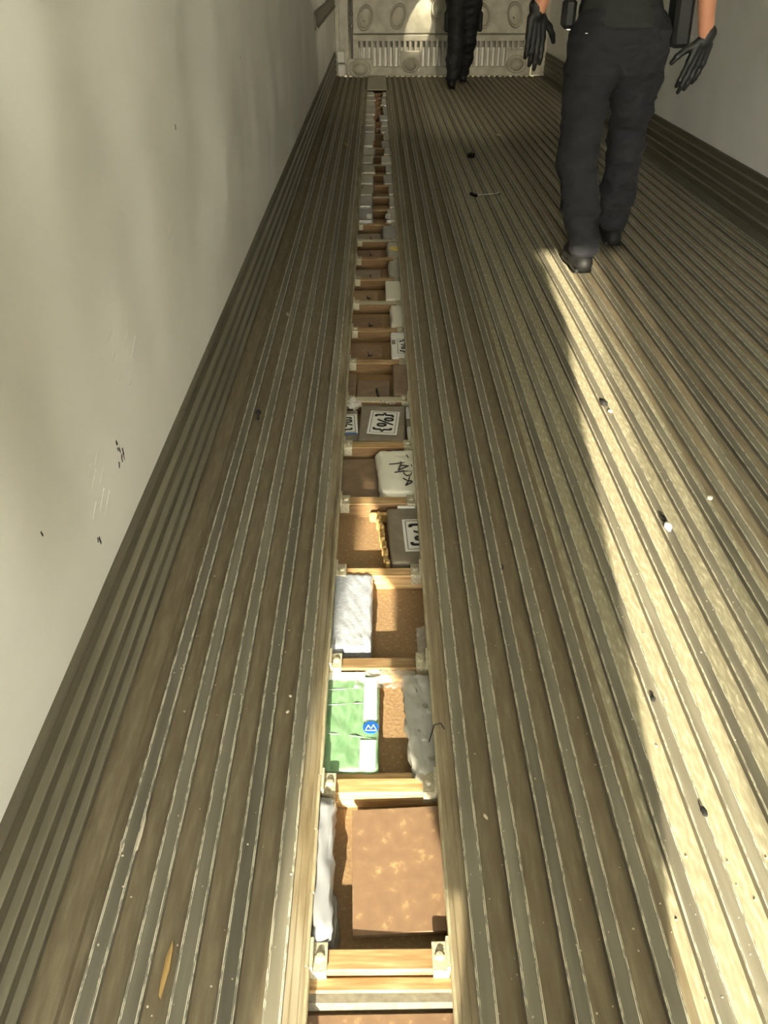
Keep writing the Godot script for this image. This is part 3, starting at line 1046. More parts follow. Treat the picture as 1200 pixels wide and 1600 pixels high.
	# --- bay 3: grey package with a label
	o = package("labelled_package", "grey-brown package with a white label running under the floor edge", Vector3(0.090, -0.043, -1.660), Vector3(0.130, 0.038, 0.236), 0.006, M.grey_pkg, 12, 0.002, 24, 0.04)
	label_card(o, Vector3(0.022, 0.0388, 0.006), Vector2(0.098, 0.138))
	o = thing("torn_board", "torn pale strip of board along the side of a grey labelled package", "board")
	var n3 := FastNoiseLite.new()
	n3.seed = 8
	n3.frequency = 25.0
	st = begin()
	for i in 14:
		var z0 := -1.55 - 0.016 * i
		var xx := 0.020 - 0.0016 * i + 0.006 * n3.get_noise_1d(z0 * 2.0)
		bbox(st, Vector3(xx, -0.042 + 0.008 * n3.get_noise_1d(z0), z0), Vector3(0.010 + 0.006 * absf(n3.get_noise_1d(z0 * 3.0)), 0.036, 0.0165), 0.003)
	bbox(st, Vector3(0.0, -0.046, -1.765), Vector3(0.05, 0.03, 0.012), 0.004)
	part("torn_edge", st, M.splinter, o)
	st = begin()
	bbox(st, Vector3(0.075, -0.034, -1.797 + 0.012), Vector3(0.05, 0.02, 0.010), 0.002)
	tag(part("pale_tab", st, M.paper), "small pale tab behind the grey package labelled under the floor edge", "tab")
	# --- bay 4: white bag with handwriting
	o = package("white_bag", "soft white plastic bag with black handwriting on its top", Vector3(0.068, -0.041, -1.962), Vector3(0.142, 0.046, 0.245), 0.021, M.white_film, 22, 0.006, 27, 0.05, "", 16.0)
	var strokes := [[[0.083, -2.045], [0.094, -2.004], [0.096, -1.983]], [[0.09, -2.009], [0.071, -2.0], [0.032, -1.993]], [[0.067, -2.012], [0.064, -1.988], [0.057, -1.96]], [[0.057, -1.96], [0.086, -1.983], [0.065, -1.987]], [[0.047, -1.948], [0.069, -1.955], [0.095, -1.952]], [[0.071, -1.957], [0.073, -1.941], [0.08, -1.93], [0.091, -1.934], [0.095, -1.945]], [[0.088, -1.925], [0.085, -1.905], [0.076, -1.88]], [[0.076, -1.88], [0.095, -1.897]], [[0.07, -1.916], [0.081, -1.904], [0.093, -1.902]]]
	st = begin()
	var inv := o.transform.affine_inverse()
	for s in strokes:
		for i in s.size() - 1:
			var a := inv * Vector3(s[i][0], -0.0175, s[i][1])
			var b := inv * Vector3(s[i + 1][0], -0.0175, s[i + 1][1])
			var d := b - a
			bbox(st, (a + b) * 0.5, Vector3(0.0032, 0.003, d.length() + 0.003), 0.0005, Basis.looking_at(d.normalized(), Vector3.UP))
	part("handwriting", st, M.ink, o)
	o = package("brown_package", "flat brown package on the pit floor beside the white bag with handwriting", Vector3(-0.072, -0.056, -1.955), Vector3(0.15, 0.018, 0.245), 0.004, M.brown_pkg, 8, 0.001, 28)
	# --- bay 5: labelled packages
	o = package("labelled_package", "square grey-brown package with a whole white label facing up", Vector3(0.012, -0.042, -2.262), Vector3(0.145, 0.036, 0.238), 0.004, M.grey_pkg, 10, 0.001, 33, -0.04, "", 30.0, Vector3(0, 0, -0.02))
	label_card(o, Vector3(0.004, 0.0366, 0.004), Vector2(0.094, 0.152), -0.05)
	o = package("labelled_package", "blue-taped package with a half-hidden white label under the floor edge", Vector3(-0.125, -0.045, -2.245), Vector3(0.125, 0.034, 0.21), 0.006, M.grey_pkg, 10, 0.002, 34, 0.06)
	label_card(o, Vector3(0.016, 0.0348, -0.01), Vector2(0.085, 0.128))
	st = begin()
	bbox(st, Vector3(0.034, 0.036, 0.056), Vector3(0.040, 0.0012, 0.010), 0.0003)
	part("blue_tape", st, M.blue_tape, o)
	crumple("film_scrap", "bunched clear film at the far corner of the bay of two labelled packages", Vector3(-0.082, -0.022, -2.37), Vector2(0.055, 0.06), 0.02, M.film, 41)
	crumple("film_scrap", "bunched clear film beyond the square package with the whole label", Vector3(0.03, -0.026, -2.385), Vector2(0.05, 0.03), 0.018, M.film, 42)
	o = package("white_package", "narrow white package edge beside the square package with the whole label", Vector3(0.125, -0.044, -2.262), Vector3(0.07, 0.034, 0.23), 0.004, M.paper, 8, 0.001, 35)
	st = begin()
	bbox(st, Vector3(-0.02, 0.0345, 0.0), Vector3(0.032, 0.0012, 0.05), 0.0003)
	part("grey_tape", st, M.grey_pkg, o)
	# --- bays 6 and on: brown packages with pieces beside them
	var brown := ["second brown package beyond the square labelled one, with two dark marks", "brown package with a dusty end and one dark loop mark", "plain brown package with a dark upright mark, beside a milky film package", "dust-covered tan package with a dark mark", "brown package with a thin slanting mark at its corner", "brown package with a single dot mark, beside a yellow-printed one", "last brown package before the wrapped rows begin"]
	for i in 7:
		var k := 6 + i
		var zn := -(0.613 + 0.303 * k)
		var w := 0.118 if i == 0 else (0.138 if i != 3 else 0.118)
		o = package("brown_package", brown[i], Vector3(-0.018 if i == 0 else GAP_L + w * 0.5 - 0.012, -0.048 + 0.004 * (i % 2), zn - 0.082), Vector3(w - 0.004, 0.030, 0.145), 0.004, M.board if i in [1, 2, 5] else (M.dust if i == 3 else M.brown_pkg), 8, 0.001, 50 + i)
		if i == 3:
			o.get_child(0).material_override = M.pit
		st = begin()
		for q in [[0.0, 0.012], [0.004, 0.045]] if i == 0 else [[0.0, 0.02]]:
			tube(st, Vector3(0.012 + q[0], 0.0335, q[1] - 0.012), Vector3(0.014 + q[0], 0.0335, q[1] + 0.016), 0.0025, 0.0035, 6)
			if i in [1, 2, 3]:
				tube(st, Vector3(0.014 + q[0], 0.0335, q[1] + 0.016), Vector3(0.026 + q[0], 0.0335, q[1] + 0.012), 0.003, 0.002, 6)
		part("dark_mark", st, M.ink, o)
	o = package("brown_package", "dark brown package half under the floor edge beside the second brown one", Vector3(-0.13, -0.05, -2.55), Vector3(0.11, 0.026, 0.2), 0.004, M.brown_pkg, 8, 0.001, 61)
	var side := ["grey-brown package along the floor edge in the bay beyond the labelled ones", "white package with a half-hidden label in the bay of the loop-marked brown package", "milky film package with a lumpy front end", "white boxy film package beside the dust-covered tan one", "milky film package with soft rounded shoulders", "white package with a yellow print", "grey wrapped package beside the last brown one"]
	for i in 7:
		var k := 6 + i
		var zn := -(0.613 + 0.303 * k)
		var w: float = [0.05, 0.052, 0.05, 0.068, 0.052, 0.056, 0.078][i]
		o = package("narrow_package", side[i], Vector3(0.108 - w * 0.5 + 0.004, -0.041, zn - 0.135), Vector3(w + 0.02, 0.046, 0.245), 0.006 if i in [0, 1, 3] else 0.014, [M.brown_pkg, M.paper, M.white_film, M.white_film, M.far0, M.far0, M.far1][i], 12, 0.002 if i in [0, 1, 3] else 0.008, 70 + i)
		if i == 1:
			label_card(o, Vector3(0.012, 0.0468, 0.02), Vector2(0.064, 0.15))
			st = begin()
			bbox(st, Vector3(-0.022, 0.0466, -0.02), Vector3(0.022, 0.0012, 0.04), 0.0003)
			part("grey_tape", st, M.grey_pkg, o)
		if i == 5:
			st = begin()
			bbox(st, Vector3(0.0, 0.0462, 0.0), Vector3(0.05, 0.0016, 0.08), 0.0006)
			part("yellow_print", st, M.yellow, o)
	# --- far rows
	var tints := [M.far0, M.far1, M.far2]
	for k in range(13, 30):
		var zn := -(0.613 + 0.303 * k) + 0.005
		for s in 2:
			if k == 13 and s == 1:
				pass
			var w := rng.randf_range(0.075, 0.095) if s == 0 else rng.randf_range(0.045, 0.085)
			if k in [14, 15] and s == 1:
				w = 0.035
			var ti := rng.randi() % 3
			var tone: String = ["pale grey", "mid grey", "dull beige"][ti]
			var x := GAP_L + w * 0.5 - 0.004 if s == 0 else GAP_R - w * 0.5 + 0.004
			o = package("wrapped_package", "", Vector3(x, -0.034 + rng.randf_range(-0.006, 0.004), zn - 0.140), Vector3(w, 0.050, 0.272), 0.010, tints[ti], 8, 0.006, 100 + k * 2 + s, rng.randf_range(-0.05, 0.05))
			var name_side: String = ["near-wall row", "walkway row"][s]
			if k == 13:
				tag(o, ["first blue-grey wrapped package where the two wrapped rows begin", "first grey wrapped package across the gap where the two wrapped rows begin"][s], "package")
				st = begin()
				bbox(st, Vector3(0.02 - 0.04 * s, 0.051, 0.04), Vector3(0.026, 0.002, 0.10), 0.0005)
				part("white_tape", st, M.paper, o)
			else:
				tag(o, "%s plastic-wrapped package in the %s, %s from the steel end cover" % [tone, name_side, ORD[29 - k]], "package", "wrapped packages in the %s" % name_side)
			# pale line drawn in for the glint on the wrapping, near end
			if k < 24:
				st = begin()
				tube(st, Vector3(-w * 0.4, 0.049, 0.128), Vector3(w * 0.4, 0.051, 0.130), 0.0035, 0.0025, 6)
				part("wrap_glint", st, M.white_film, o)

# hand in a glove: wrist w, direction d to the fingertips, t towards the thumb side, curl towards n
func hand_bones(w: Vector3, d: Vector3, t: Vector3, n: Vector3, curl: float, s := 1.0) -> Array:
	d = d.normalized()
	t = (t - d * t.dot(d)).normalized()
	n = (n - d * n.dot(d) - t * n.dot(t)).normalized()
	var b := []
	b.append([w - d * 0.022 * s, w, 0.030 * s, 0.027 * s, 1.0])
	for i in 4:
		var off := (1.5 - i) * 0.0195 * s
		var base := w + d * (0.085 - 0.006 * absf(i - 1.0)) * s + t * off
		b.append([w + t * off * 0.75 + d * 0.012 * s, base, 0.0155 * s, 0.0125 * s])
		var l: float = [0.040, 0.046, 0.042, 0.032][i] * s
		var ang := curl * (0.7 + 0.15 * i)
		var p := base
		for j in 3:
			var a := ang * (j + 1) * 0.55
			var q: Vector3 = p + (d * cos(a) + n * sin(a) + t * off * 0.6 * (1.0 if j == 0 else 0.3)).normalized() * l * [1.0, 0.66, 0.55][j]
			b.append([p, q, [0.0105, 0.0095, 0.0088][j] * s, [0.0095, 0.0088, 0.0075][j] * s])
			p = q
	var th := w + d * 0.022 * s + t * 0.026 * s
	var t1 := th + (d * 0.62 + t * 0.75 + n * 0.15).normalized() * 0.042 * s
	var t2 := t1 + (d * 0.80 + t * 0.55 + n * 0.2).normalized() * 0.034 * s
	var t3 := t2 + (d * 0.92 + t * 0.35 + n * 0.2).normalized() * 0.026 * s
	b.append([w + d * 0.012 * s, th, 0.018 * s, 0.015 * s])
	b.append([th, t1, 0.0150 * s, 0.0125 * s])
	b.append([t1, t2, 0.0120 * s, 0.0105 * s])
	b.append([t2, t3, 0.0105 * s, 0.0085 * s])
	return b

func boot_bones(heel: Vector3, toe: Vector3, ankle: Vector3) -> Array:
	var d := (toe - heel)
	return [[heel + Vector3(0, 0.040, 0), heel + d * 0.35 + Vector3(0, 0.045, 0), 0.040, 0.042], [heel + d * 0.3 + Vector3(0, 0.045, 0), heel + d * 0.72 + Vector3(0, 0.038, 0), 0.045, 0.046], [heel + d * 0.72 + Vector3(0, 0.038, 0), heel + d * 0.93 + Vector3(0, 0.034, 0), 0.046, 0.036], [heel + d * 0.16 + Vector3(0, 0.05, 0), ankle, 0.043, 0.048], [ankle, ankle + Vector3(0, 0.12, 0), 0.048, 0.055]]

func sole_mesh(heel: Vector3, toe: Vector3) -> SurfaceTool:
	var st := begin()
	var d := toe - heel
	var side := d.cross(Vector3.UP).normalized()
	var prof := [[-0.04, 0.022], [-0.02, 0.037], [0.15, 0.040], [0.4, 0.037], [0.65, 0.048], [0.82, 0.046], [0.95, 0.034], [1.02, 0.012]]
	for i in prof.size() - 1:
		var a0: Vector3 = heel + d * prof[i][0]
		var a1: Vector3 = heel + d * prof[i + 1][0]
		var w0: Vector3 = side * prof[i][1]
		var w1: Vector3 = side * prof[i + 1][1]
		var u := Vector3(0, 0.016, 0)
		quad(st, a0 - w0 + u, a0 + w0 + u, a1 + w1 + u, a1 - w1 + u, Vector3.UP)
		quad(st, a0 - w0, a0 + w0, a1 + w1, a1 - w1, Vector3.DOWN)
		quad(st, a0 + w0, a1 + w1, a1 + w1 + u, a0 + w0 + u, side)
		quad(st, a0 - w0, a1 - w1, a1 - w1 + u, a0 - w0 + u, -side)
	return st

func oval_band(st: SurfaceTool, c: Vector3, rx: float, rz: float, h: float, t: float) -> void:
	var n := 32
	for i in n:
		var a0 := TAU * i / n
		var a1 := TAU * (i + 1) / n
		var o0 := Vector3(cos(a0) * rx, 0, sin(a0) * rz)
		var o1 := Vector3(cos(a1) * rx, 0, sin(a1) * rz)
		var k := 1.0 + t / rx
		var u := Vector3(0, h * 0.5, 0)
		var mid := (o0 + o1)
		quad(st, c + o0 * k - u, c + o1 * k - u, c + o1 * k + u, c + o0 * k + u, mid)
		quad(st, c + o0 - u, c + o1 - u, c + o1 + u, c + o0 + u, -mid)
		quad(st, c + o0 + u, c + o1 + u, c + o1 * k + u, c + o0 * k + u, Vector3.UP)
		quad(st, c + o0 - u, c + o1 - u, c + o1 * k - u, c + o0 * k - u, Vector3.DOWN)

# one person from joints; j: dictionary of joints in metres, world space
func person(label: String, j: Dictionary, mats: Dictionary, cell: float, group := "") -> Node3D:
	var root: Vector3 = Vector3(j.pelvis.x, 0, j.pelvis.z)
	var o := thing("person", label, "person", root, 0.0, group)
	var J := {}
	for k in j:
		J[k] = j[k] if k.begins_with("hd_") or k.begins_with("ht_") or k.begins_with("hn_") else j[k] - root
	var pel: Vector3 = J.pelvis
	var neck: Vector3 = J.neck
	var head: Vector3 = J.head
	var chest: Vector3 = pel.lerp(neck, 0.62)
	var waist: Vector3 = pel.lerp(neck, 0.25)
	# body: one continuous figure
	var b := []
	b.append([head + Vector3(0, 0.025, 0.010), head + Vector3(0, 0.02, -0.015), 0.092, 0.086, 1.0])
	b.append([head + Vector3(0, -0.03, -0.03), head + Vector3(0, -0.085, -0.062), 0.068, 0.042, 1.0])
	b.append([head + Vector3(0, -0.03, -0.098), head + Vector3(0, -0.005, -0.088), 0.014, 0.009, 1.0])
	for s in [-1.0, 1.0]:
		b.append([head + Vector3(s * 0.088, -0.015, 0.0), head + Vector3(s * 0.092, 0.02, 0.008), 0.016, 0.019, 1.0])
	b.append([neck + Vector3(0, -0.02, 0.01), head + Vector3(0, -0.06, 0.01), 0.060, 0.055, 1.0])
	b.append([J.sh_l.lerp(neck, 0.2), J.sh_r.lerp(neck, 0.2), 0.072, 0.072, 1.1])
	b.append([chest, neck + Vector3(0, -0.05, 0), 0.145, 0.085, 1.35])
	b.append([waist, chest, 0.125, 0.15, 1.35])
	b.append([pel + Vector3(-0.05, 0.02, 0), pel + Vector3(0.05, 0.02, 0), 0.115, 0.115, 1.15])
	b.append([pel + Vector3(0, 0.02, 0), waist, 0.13, 0.125, 1.3])
	for s in ["l", "r"]:
		b.append([J["sh_" + s], J["el_" + s], 0.052, 0.042])
		b.append([J["el_" + s], J["wr_" + s], 0.043, 0.029])
		b.append([J["hip_" + s], J["kn_" + s], 0.085, 0.055])
		b.append([J["kn_" + s], J["an_" + s], 0.055, 0.038])
		b.append([J["an_" + s], J["heel_" + s].lerp(J["toe_" + s], 0.5) + Vector3(0, 0.05, 0), 0.038, 0.034])
	mesh_part("body", nets(b, cell * 1.1, 0.03), mats.skin, o)
	# trousers
	var tr := []
	tr.append([pel + Vector3(-0.075, 0.03, 0.01), pel + Vector3(0.075, 0.03, 0.01), 0.135, 0.135, 1.1])
	tr.append([pel + Vector3(0, 0.03, 0), pel + Vector3(0, 0.16, 0), 0.165, 0.155, 1.25])
	for s in ["l", "r"]:
		var hip: Vector3 = J["hip_" + s]
		var kn: Vector3 = J["kn_" + s]
		var an: Vector3 = J["an_" + s]
		tr.append([hip, kn, 0.114, 0.080, 1.0])
		tr.append([kn, kn.lerp(an, 0.55) + Vector3(0, 0, 0.012), 0.080, 0.077, 1.0])
		tr.append([kn.lerp(an, 0.55) + Vector3(0, 0, 0.012), an + Vector3(0, 0.02, 0.01), 0.077, 0.068, 1.0])
	mesh_part("trousers", nets(tr, cell, 0.035, [Plane(Vector3(0, 1, 0), pel.y + 0.16)], 0.020, 7.0, 5), mats.trousers, o)
	# shirt
	var sh := []
	sh.append([J.sh_l.lerp(neck, 0.12), J.sh_r.lerp(neck, 0.12), 0.088, 0.088, 1.1])
	sh.append([chest, neck + Vector3(0, -0.06, 0), 0.175, 0.105, 1.3])
	sh.append([waist, chest, 0.155, 0.178, 1.25])
	sh.append([pel + Vector3(0, 0.06, 0), waist, 0.178, 0.162, 1.15])
	for s in ["l", "r"]:
		sh.append([J["sh_" + s], J["sh_" + s].lerp(J["el_" + s], 0.85), 0.075, 0.066, 1.0])
	mesh_part("shirt", nets(sh, cell, 0.03, [Plane(Vector3(0, -1, 0), -(pel.y + 0.075))], 0.012, 7.0, 6), mats.shirt, o)
	# belt
	var st := begin()
	oval_band(st, pel + Vector3(0, 0.12, 0), 0.145, 0.108, 0.045, 0.008)
	part("belt", st, M.leather, o)
	# boots
	for s in ["l", "r"]:
		var boot := mesh_part("boot", nets(boot_bones(J["heel_" + s], J["toe_" + s], J["an_" + s]), cell * 0.8, 0.02), mats.boots, o)
		part("sole", sole_mesh(J["heel_" + s], J["toe_" + s]), M.leather, boot)
	# hands
	for s in ["l", "r"]:
		var g := mesh_part("glove" if mats.gloves else "hand", nets(hand_bones(J["wr_" + s], J["hd_" + s], J["ht_" + s], J["hn_" + s], j.get("curl", Vector3(0.5, 0, 0)).x, 1.12), 0.0042, 0.007 if not j.has("hs") else 0.008), mats.gloves if mats.gloves else mats.skin, o)
	# hair and eyes
	mesh_part("hair", nets([[head + Vector3(0, 0.045, 0.022), head + Vector3(0, 0.045, -0.012), 0.096, 0.090, 1.0], [head + Vector3(0, -0.01, 0.045), head + Vector3(0, 0.03, 0.03), 0.07, 0.08, 1.0]], 0.012, 0.02, [Plane(Vector3(0, -0.75, -0.66).normalized(), Vector3(0, -0.75, -0.66).normalized().dot(head + Vector3(0, 0.028, -0.045)))]), M.hair, o)
	for s in [-1.0, 1.0]:
		st = begin()
		lathe(st, head + Vector3(s * 0.032, 0.0, -0.088), Vector3(0, 0, -1), [Vector2(0.011, 0.0), Vector2(0.008, 0.006), Vector2(0.0, 0.009)], 10)
		part("eye", st, M.white_eye, o)
	st = begin()
	bbox(st, head + Vector3(0, -0.058, -0.098), Vector3(0.046, 0.008, 0.012), 0.003)
	part("mouth", st, mat(Color(0.6, 0.33, 0.28), 0.5), o)
	return o

func build_people() -> void:
	# near officer, walking away beside the gap, weight on the far foot
	var j := {
		"pelvis": Vector3(1.010, 0.885, -3.86), "neck": Vector3(0.985, 1.435, -3.93), "head": Vector3(0.980, 1.60, -3.97),
		"sh_l": Vector3(0.80, 1.385, -3.91), "sh_r": Vector3(1.175, 1.385, -3.91),
		"el_l": Vector3(0.705, 1.20, -3.80), "wr_l": Vector3(0.655, 1.005, -3.84), "hd_l": Vector3(0.05, -1.0, -0.05), "ht_l": Vector3(1.0, 0.0, -0.35), "hn_l": Vector3(0.3, 0, -1),
		"el_r": Vector3(1.30, 1.16, -3.78), "wr_r": Vector3(1.352, 0.915, -3.80), "hd_r": Vector3(-0.26, -1.0, 0.0), "ht_r": Vector3(-1.0, 0.1, 0.25), "hn_r": Vector3(-0.2, 0, -1),
		"hip_l": Vector3(0.908, 0.84, -3.84), "hip_r": Vector3(1.118, 0.84, -3.88),
		"kn_l": Vector3(0.868, 0.47, -3.72), "kn_r": Vector3(1.150, 0.47, -4.00),
		"an_l": Vector3(0.935, 0.105, -3.66), "an_r": Vector3(1.165, 0.105, -4.07),
		"heel_l": Vector3(0.935, 0.012, -3.615), "toe_l": Vector3(0.925, 0.012, -3.885), "heel_r": Vector3(1.170, 0.012, -4.03), "toe_r": Vector3(1.185, 0.012, -4.30), "curl": Vector3(0.22, 0, 0),
	}
	var o := person("person in dark navy uniform and black gloves walking away beside the floor gap", j, {"skin": M.skin, "trousers": M.navy, "shirt": M.shirt, "boots": M.boot, "gloves": M.glove}, 0.013)
	var root := o.position
	var st := begin()
	bbox(st, Vector3(1.245, 0.985, -3.84) - root, Vector3(0.075, 0.20, 0.12), 0.016, Basis(Vector3(0, 0, 1), 0.06))
	bbox(st, Vector3(1.262, 0.995, -3.80) - root, Vector3(0.012, 0.13, 0.03), 0.004)
	part("holster", st, M.boot, o)
	st = begin()
	bbox(st, Vector3(0.785, 1.005, -3.84) - root, Vector3(0.055, 0.11, 0.06), 0.016)
	part("pouch", st, M.boot, o)
	st = begin()
	bbox(st, Vector3(0.785, 0.950, -3.81) - root, Vector3(0.022, 0.008, 0.012), 0.003)
	part("clip", st, M.chrome, o)
	st = begin()
	bbox(st, Vector3(0.842, 0.942, -3.725) - root, Vector3(0.012, 0.005, 0.006), 0.002)
	part("clip", st, M.chrome, o)
	st = begin()
	bbox(st, Vector3(0.915, 0.80, -3.715) - root, Vector3(0.10, 0.003, 0.006), 0.001)
	part("pocket_seam", st, M.black, o)
	# far officer in front of the bulkhead
	var k := {
		"pelvis": Vector3(0.925, 0.86, -10.0), "neck": Vector3(0.92, 1.42, -10.03), "head": Vector3(0.92, 1.59, -10.07),
		"sh_l": Vector3(0.74, 1.37, -10.02), "sh_r": Vector3(1.10, 1.37, -10.02),
		"el_l": Vector3(0.72, 1.14, -10.12), "wr_l": Vector3(0.74, 1.20, -10.36), "hd_l": Vector3(0.0, 0.1, -1.0), "ht_l": Vector3(0.3, 1.0, 0.0), "hn_l": Vector3(1, -0.3, 0),
		"el_r": Vector3(1.13, 1.12, -10.05), "wr_r": Vector3(1.08, 1.12, -10.29), "hd_r": Vector3(-0.2, 0.05, -1.0), "ht_r": Vector3(-0.4, 1.0, 0.0), "hn_r": Vector3(-1, -0.3, 0),
		"hip_l": Vector3(0.845, 0.80, -9.99), "hip_r": Vector3(1.005, 0.80, -10.01),
		"kn_l": Vector3(0.845, 0.45, -9.94), "kn_r": Vector3(1.01, 0.45, -10.12),
		"an_l": Vector3(0.82, 0.10, -9.84), "an_r": Vector3(0.985, 0.10, -10.35),
		"heel_l": Vector3(0.815, 0.012, -9.80), "toe_l": Vector3(0.825, 0.012, -10.07), "heel_r": Vector3(0.985, 0.012, -10.31), "toe_r": Vector3(0.995, 0.012, -10.58), "curl": Vector3(1.0, 0, 0),
	}
	o = person("person in black clothing standing at the far bulkhead, seen from the thighs down", k, {"skin": M.skin, "trousers": M.black, "shirt": M.black, "boots": M.boot, "gloves": M.glove}, 0.018)
	root = o.position
	st = begin()
	bbox(st, Vector3(0.745, 0.62, -9.98) - root, Vector3(0.045, 0.19, 0.13), 0.015)
	part("cargo_pocket", st, M.black, o)
	st = begin()
	bbox(st, Vector3(1.105, 0.62, -10.0) - root, Vector3(0.045, 0.19, 0.13), 0.015)
	part("cargo_pocket", st, M.black, o)
	# torch held by the far officer, throwing a tall patch of light on the bulkhead
	spot_torch("flashlight", "black flashlight held by the person at the bulkhead, lighting the panel", Vector3(0.735, 1.22, -10.61), Vector3(0.525, 0.60, -10.95), 11.0, 0.2, 1.9)
	spot_torch("flashlight", "unseen flashlight added on the chest of the person in navy to brighten the bulkhead", Vector3(0.93, 1.27, -4.18), Vector3(0.62, 0.85, -11.0), 24.0, 0.8, 9.0)  # added light source, out of view, lifting the bulkhead
	# the photographer behind the camera, whose shadow lies along the floor
	var p := {
		"pelvis": Vector3(0.12, 0.93, 0.50), "neck": Vector3(0.08, 1.46, 0.48), "head": Vector3(0.08, 1.62, 0.44),
		"sh_l": Vector3(-0.125, 1.40, 0.48), "sh_r": Vector3(0.285, 1.40, 0.48),
		"el_l": Vector3(-0.235, 1.12, 0.44), "wr_l": Vector3(-0.07, 1.09, 0.275), "hd_l": Vector3(0.1, 0.2, -1.0), "ht_l": Vector3(0.4, 1.0, 0.0), "hn_l": Vector3(1, -0.3, 0),
		"el_r": Vector3(0.35, 1.12, 0.44), "wr_r": Vector3(0.11, 1.09, 0.275), "hd_r": Vector3(-0.3, 0.2, -1.0), "ht_r": Vector3(-0.4, 1.0, 0.0), "hn_r": Vector3(-1, -0.3, 0),
		"hip_l": Vector3(0.08, 0.88, 0.50), "hip_r": Vector3(0.22, 0.88, 0.50),
		"kn_l": Vector3(0.085, 0.49, 0.46), "kn_r": Vector3(0.265, 0.49, 0.46),
		"an_l": Vector3(0.095, 0.105, 0.50), "an_r": Vector3(0.235, 0.105, 0.50),
		"heel_l": Vector3(0.095, 0.012, 0.54), "toe_l": Vector3(0.085, 0.012, 0.28), "heel_r": Vector3(0.235, 0.012, 0.54), "toe_r": Vector3(0.25, 0.012, 0.28), "curl": Vector3(0.8, 0, 0),
	}
	o = person("person taking the picture, known only by the long shadow across the floor", p, {"skin": M.skin, "trousers": M.black, "shirt": M.black, "boots": M.boot, "gloves": null}, 0.02)
	root = o.position
	var jk := [[Vector3(0.0, 0.44, 0.52), Vector3(-0.085, 0.56, 0.52), 0.05, 0.055, 1.0], [Vector3(-0.085, 0.56, 0.52), Vector3(-0.135, 0.70, 0.52), 0.055, 0.07, 1.0], [Vector3(-0.135, 0.70, 0.52), Vector3(-0.22, 0.86, 0.50), 0.07, 0.09, 1.0], [Vector3(-0.08, 0.76, 0.50), Vector3(-0.10, 1.25, 0.48), 0.09, 0.12, 1.0], [Vector3(-0.22, 0.86, 0.50), Vector3(-0.22, 1.10, 0.48), 0.09, 0.115, 1.0], [Vector3(-0.22, 1.10, 0.48), Vector3(-0.19, 1.40, 0.48), 0.115, 0.11, 1.0], [Vector3(0.08, 0.62, 0.52), Vector3(0.08, 1.3, 0.50), 0.13, 0.17, 1.1], [Vector3(0.28, 0.52, 0.52), Vector3(0.30, 1.10, 0.48), 0.075, 0.085, 1.0], [Vector3(0.30, 1.10, 0.48), Vector3(0.28, 1.36, 0.48), 0.085, 0.10, 1.0]]
	for q in jk:
		q[0] -= root
		q[1] -= root
	mesh_part("shadow_bulk", nets(jk, 0.02, 0.05), M.black, o)  # added bulk, shaped to close sun gaps in the cast shadow
	var t := thing("phone", "phone held up by the person taking the picture, out of view", "phone", Vector3(0, 1.2, 0))
	var ph := Basis.from_euler(Vector3(-atan(870.0 / 1250.0), 0, 0))
	st = begin()
	bbox(st, ph * Vector3(0.02, -0.05, 0.035), Vector3(0.072, 0.148, 0.008), 0.003, ph)
	part("case", st, M.black, t)

func chip(label: String, c: Vector3, size: Vector3, m: Material, turn: float, called := "paint_chip", category := "chip") -> Node3D:
	# an irregular flake
	var st := begin()
	var n := 7
	var pts := []
	var r2 := RandomNumberGenerator.new()
	r2.seed = hash(label)
	for i in n:
		var a := TAU * i / n
		pts.append(Vector3(cos(a) * size.x * 0.5 * r2.randf_range(0.6, 1.0), 0, sin(a) * size.z * 0.5 * r2.randf_range(0.6, 1.0)))
	for i in n:
		var a: Vector3 = pts[i]
		var b: Vector3 = pts[(i + 1) % n]
		var u := Vector3(0, size.y, 0)
		tri(st, u * 1.3, a + u, b + u, Vector3.UP)
		tri(st, Vector3.ZERO, a, b, Vector3.DOWN)
		quad(st, a, b, b + u, a + u, a + b)
	var o := part(called, st, m, self, c)
	o.rotation.y = turn
	tag(o, label, category)
	return o

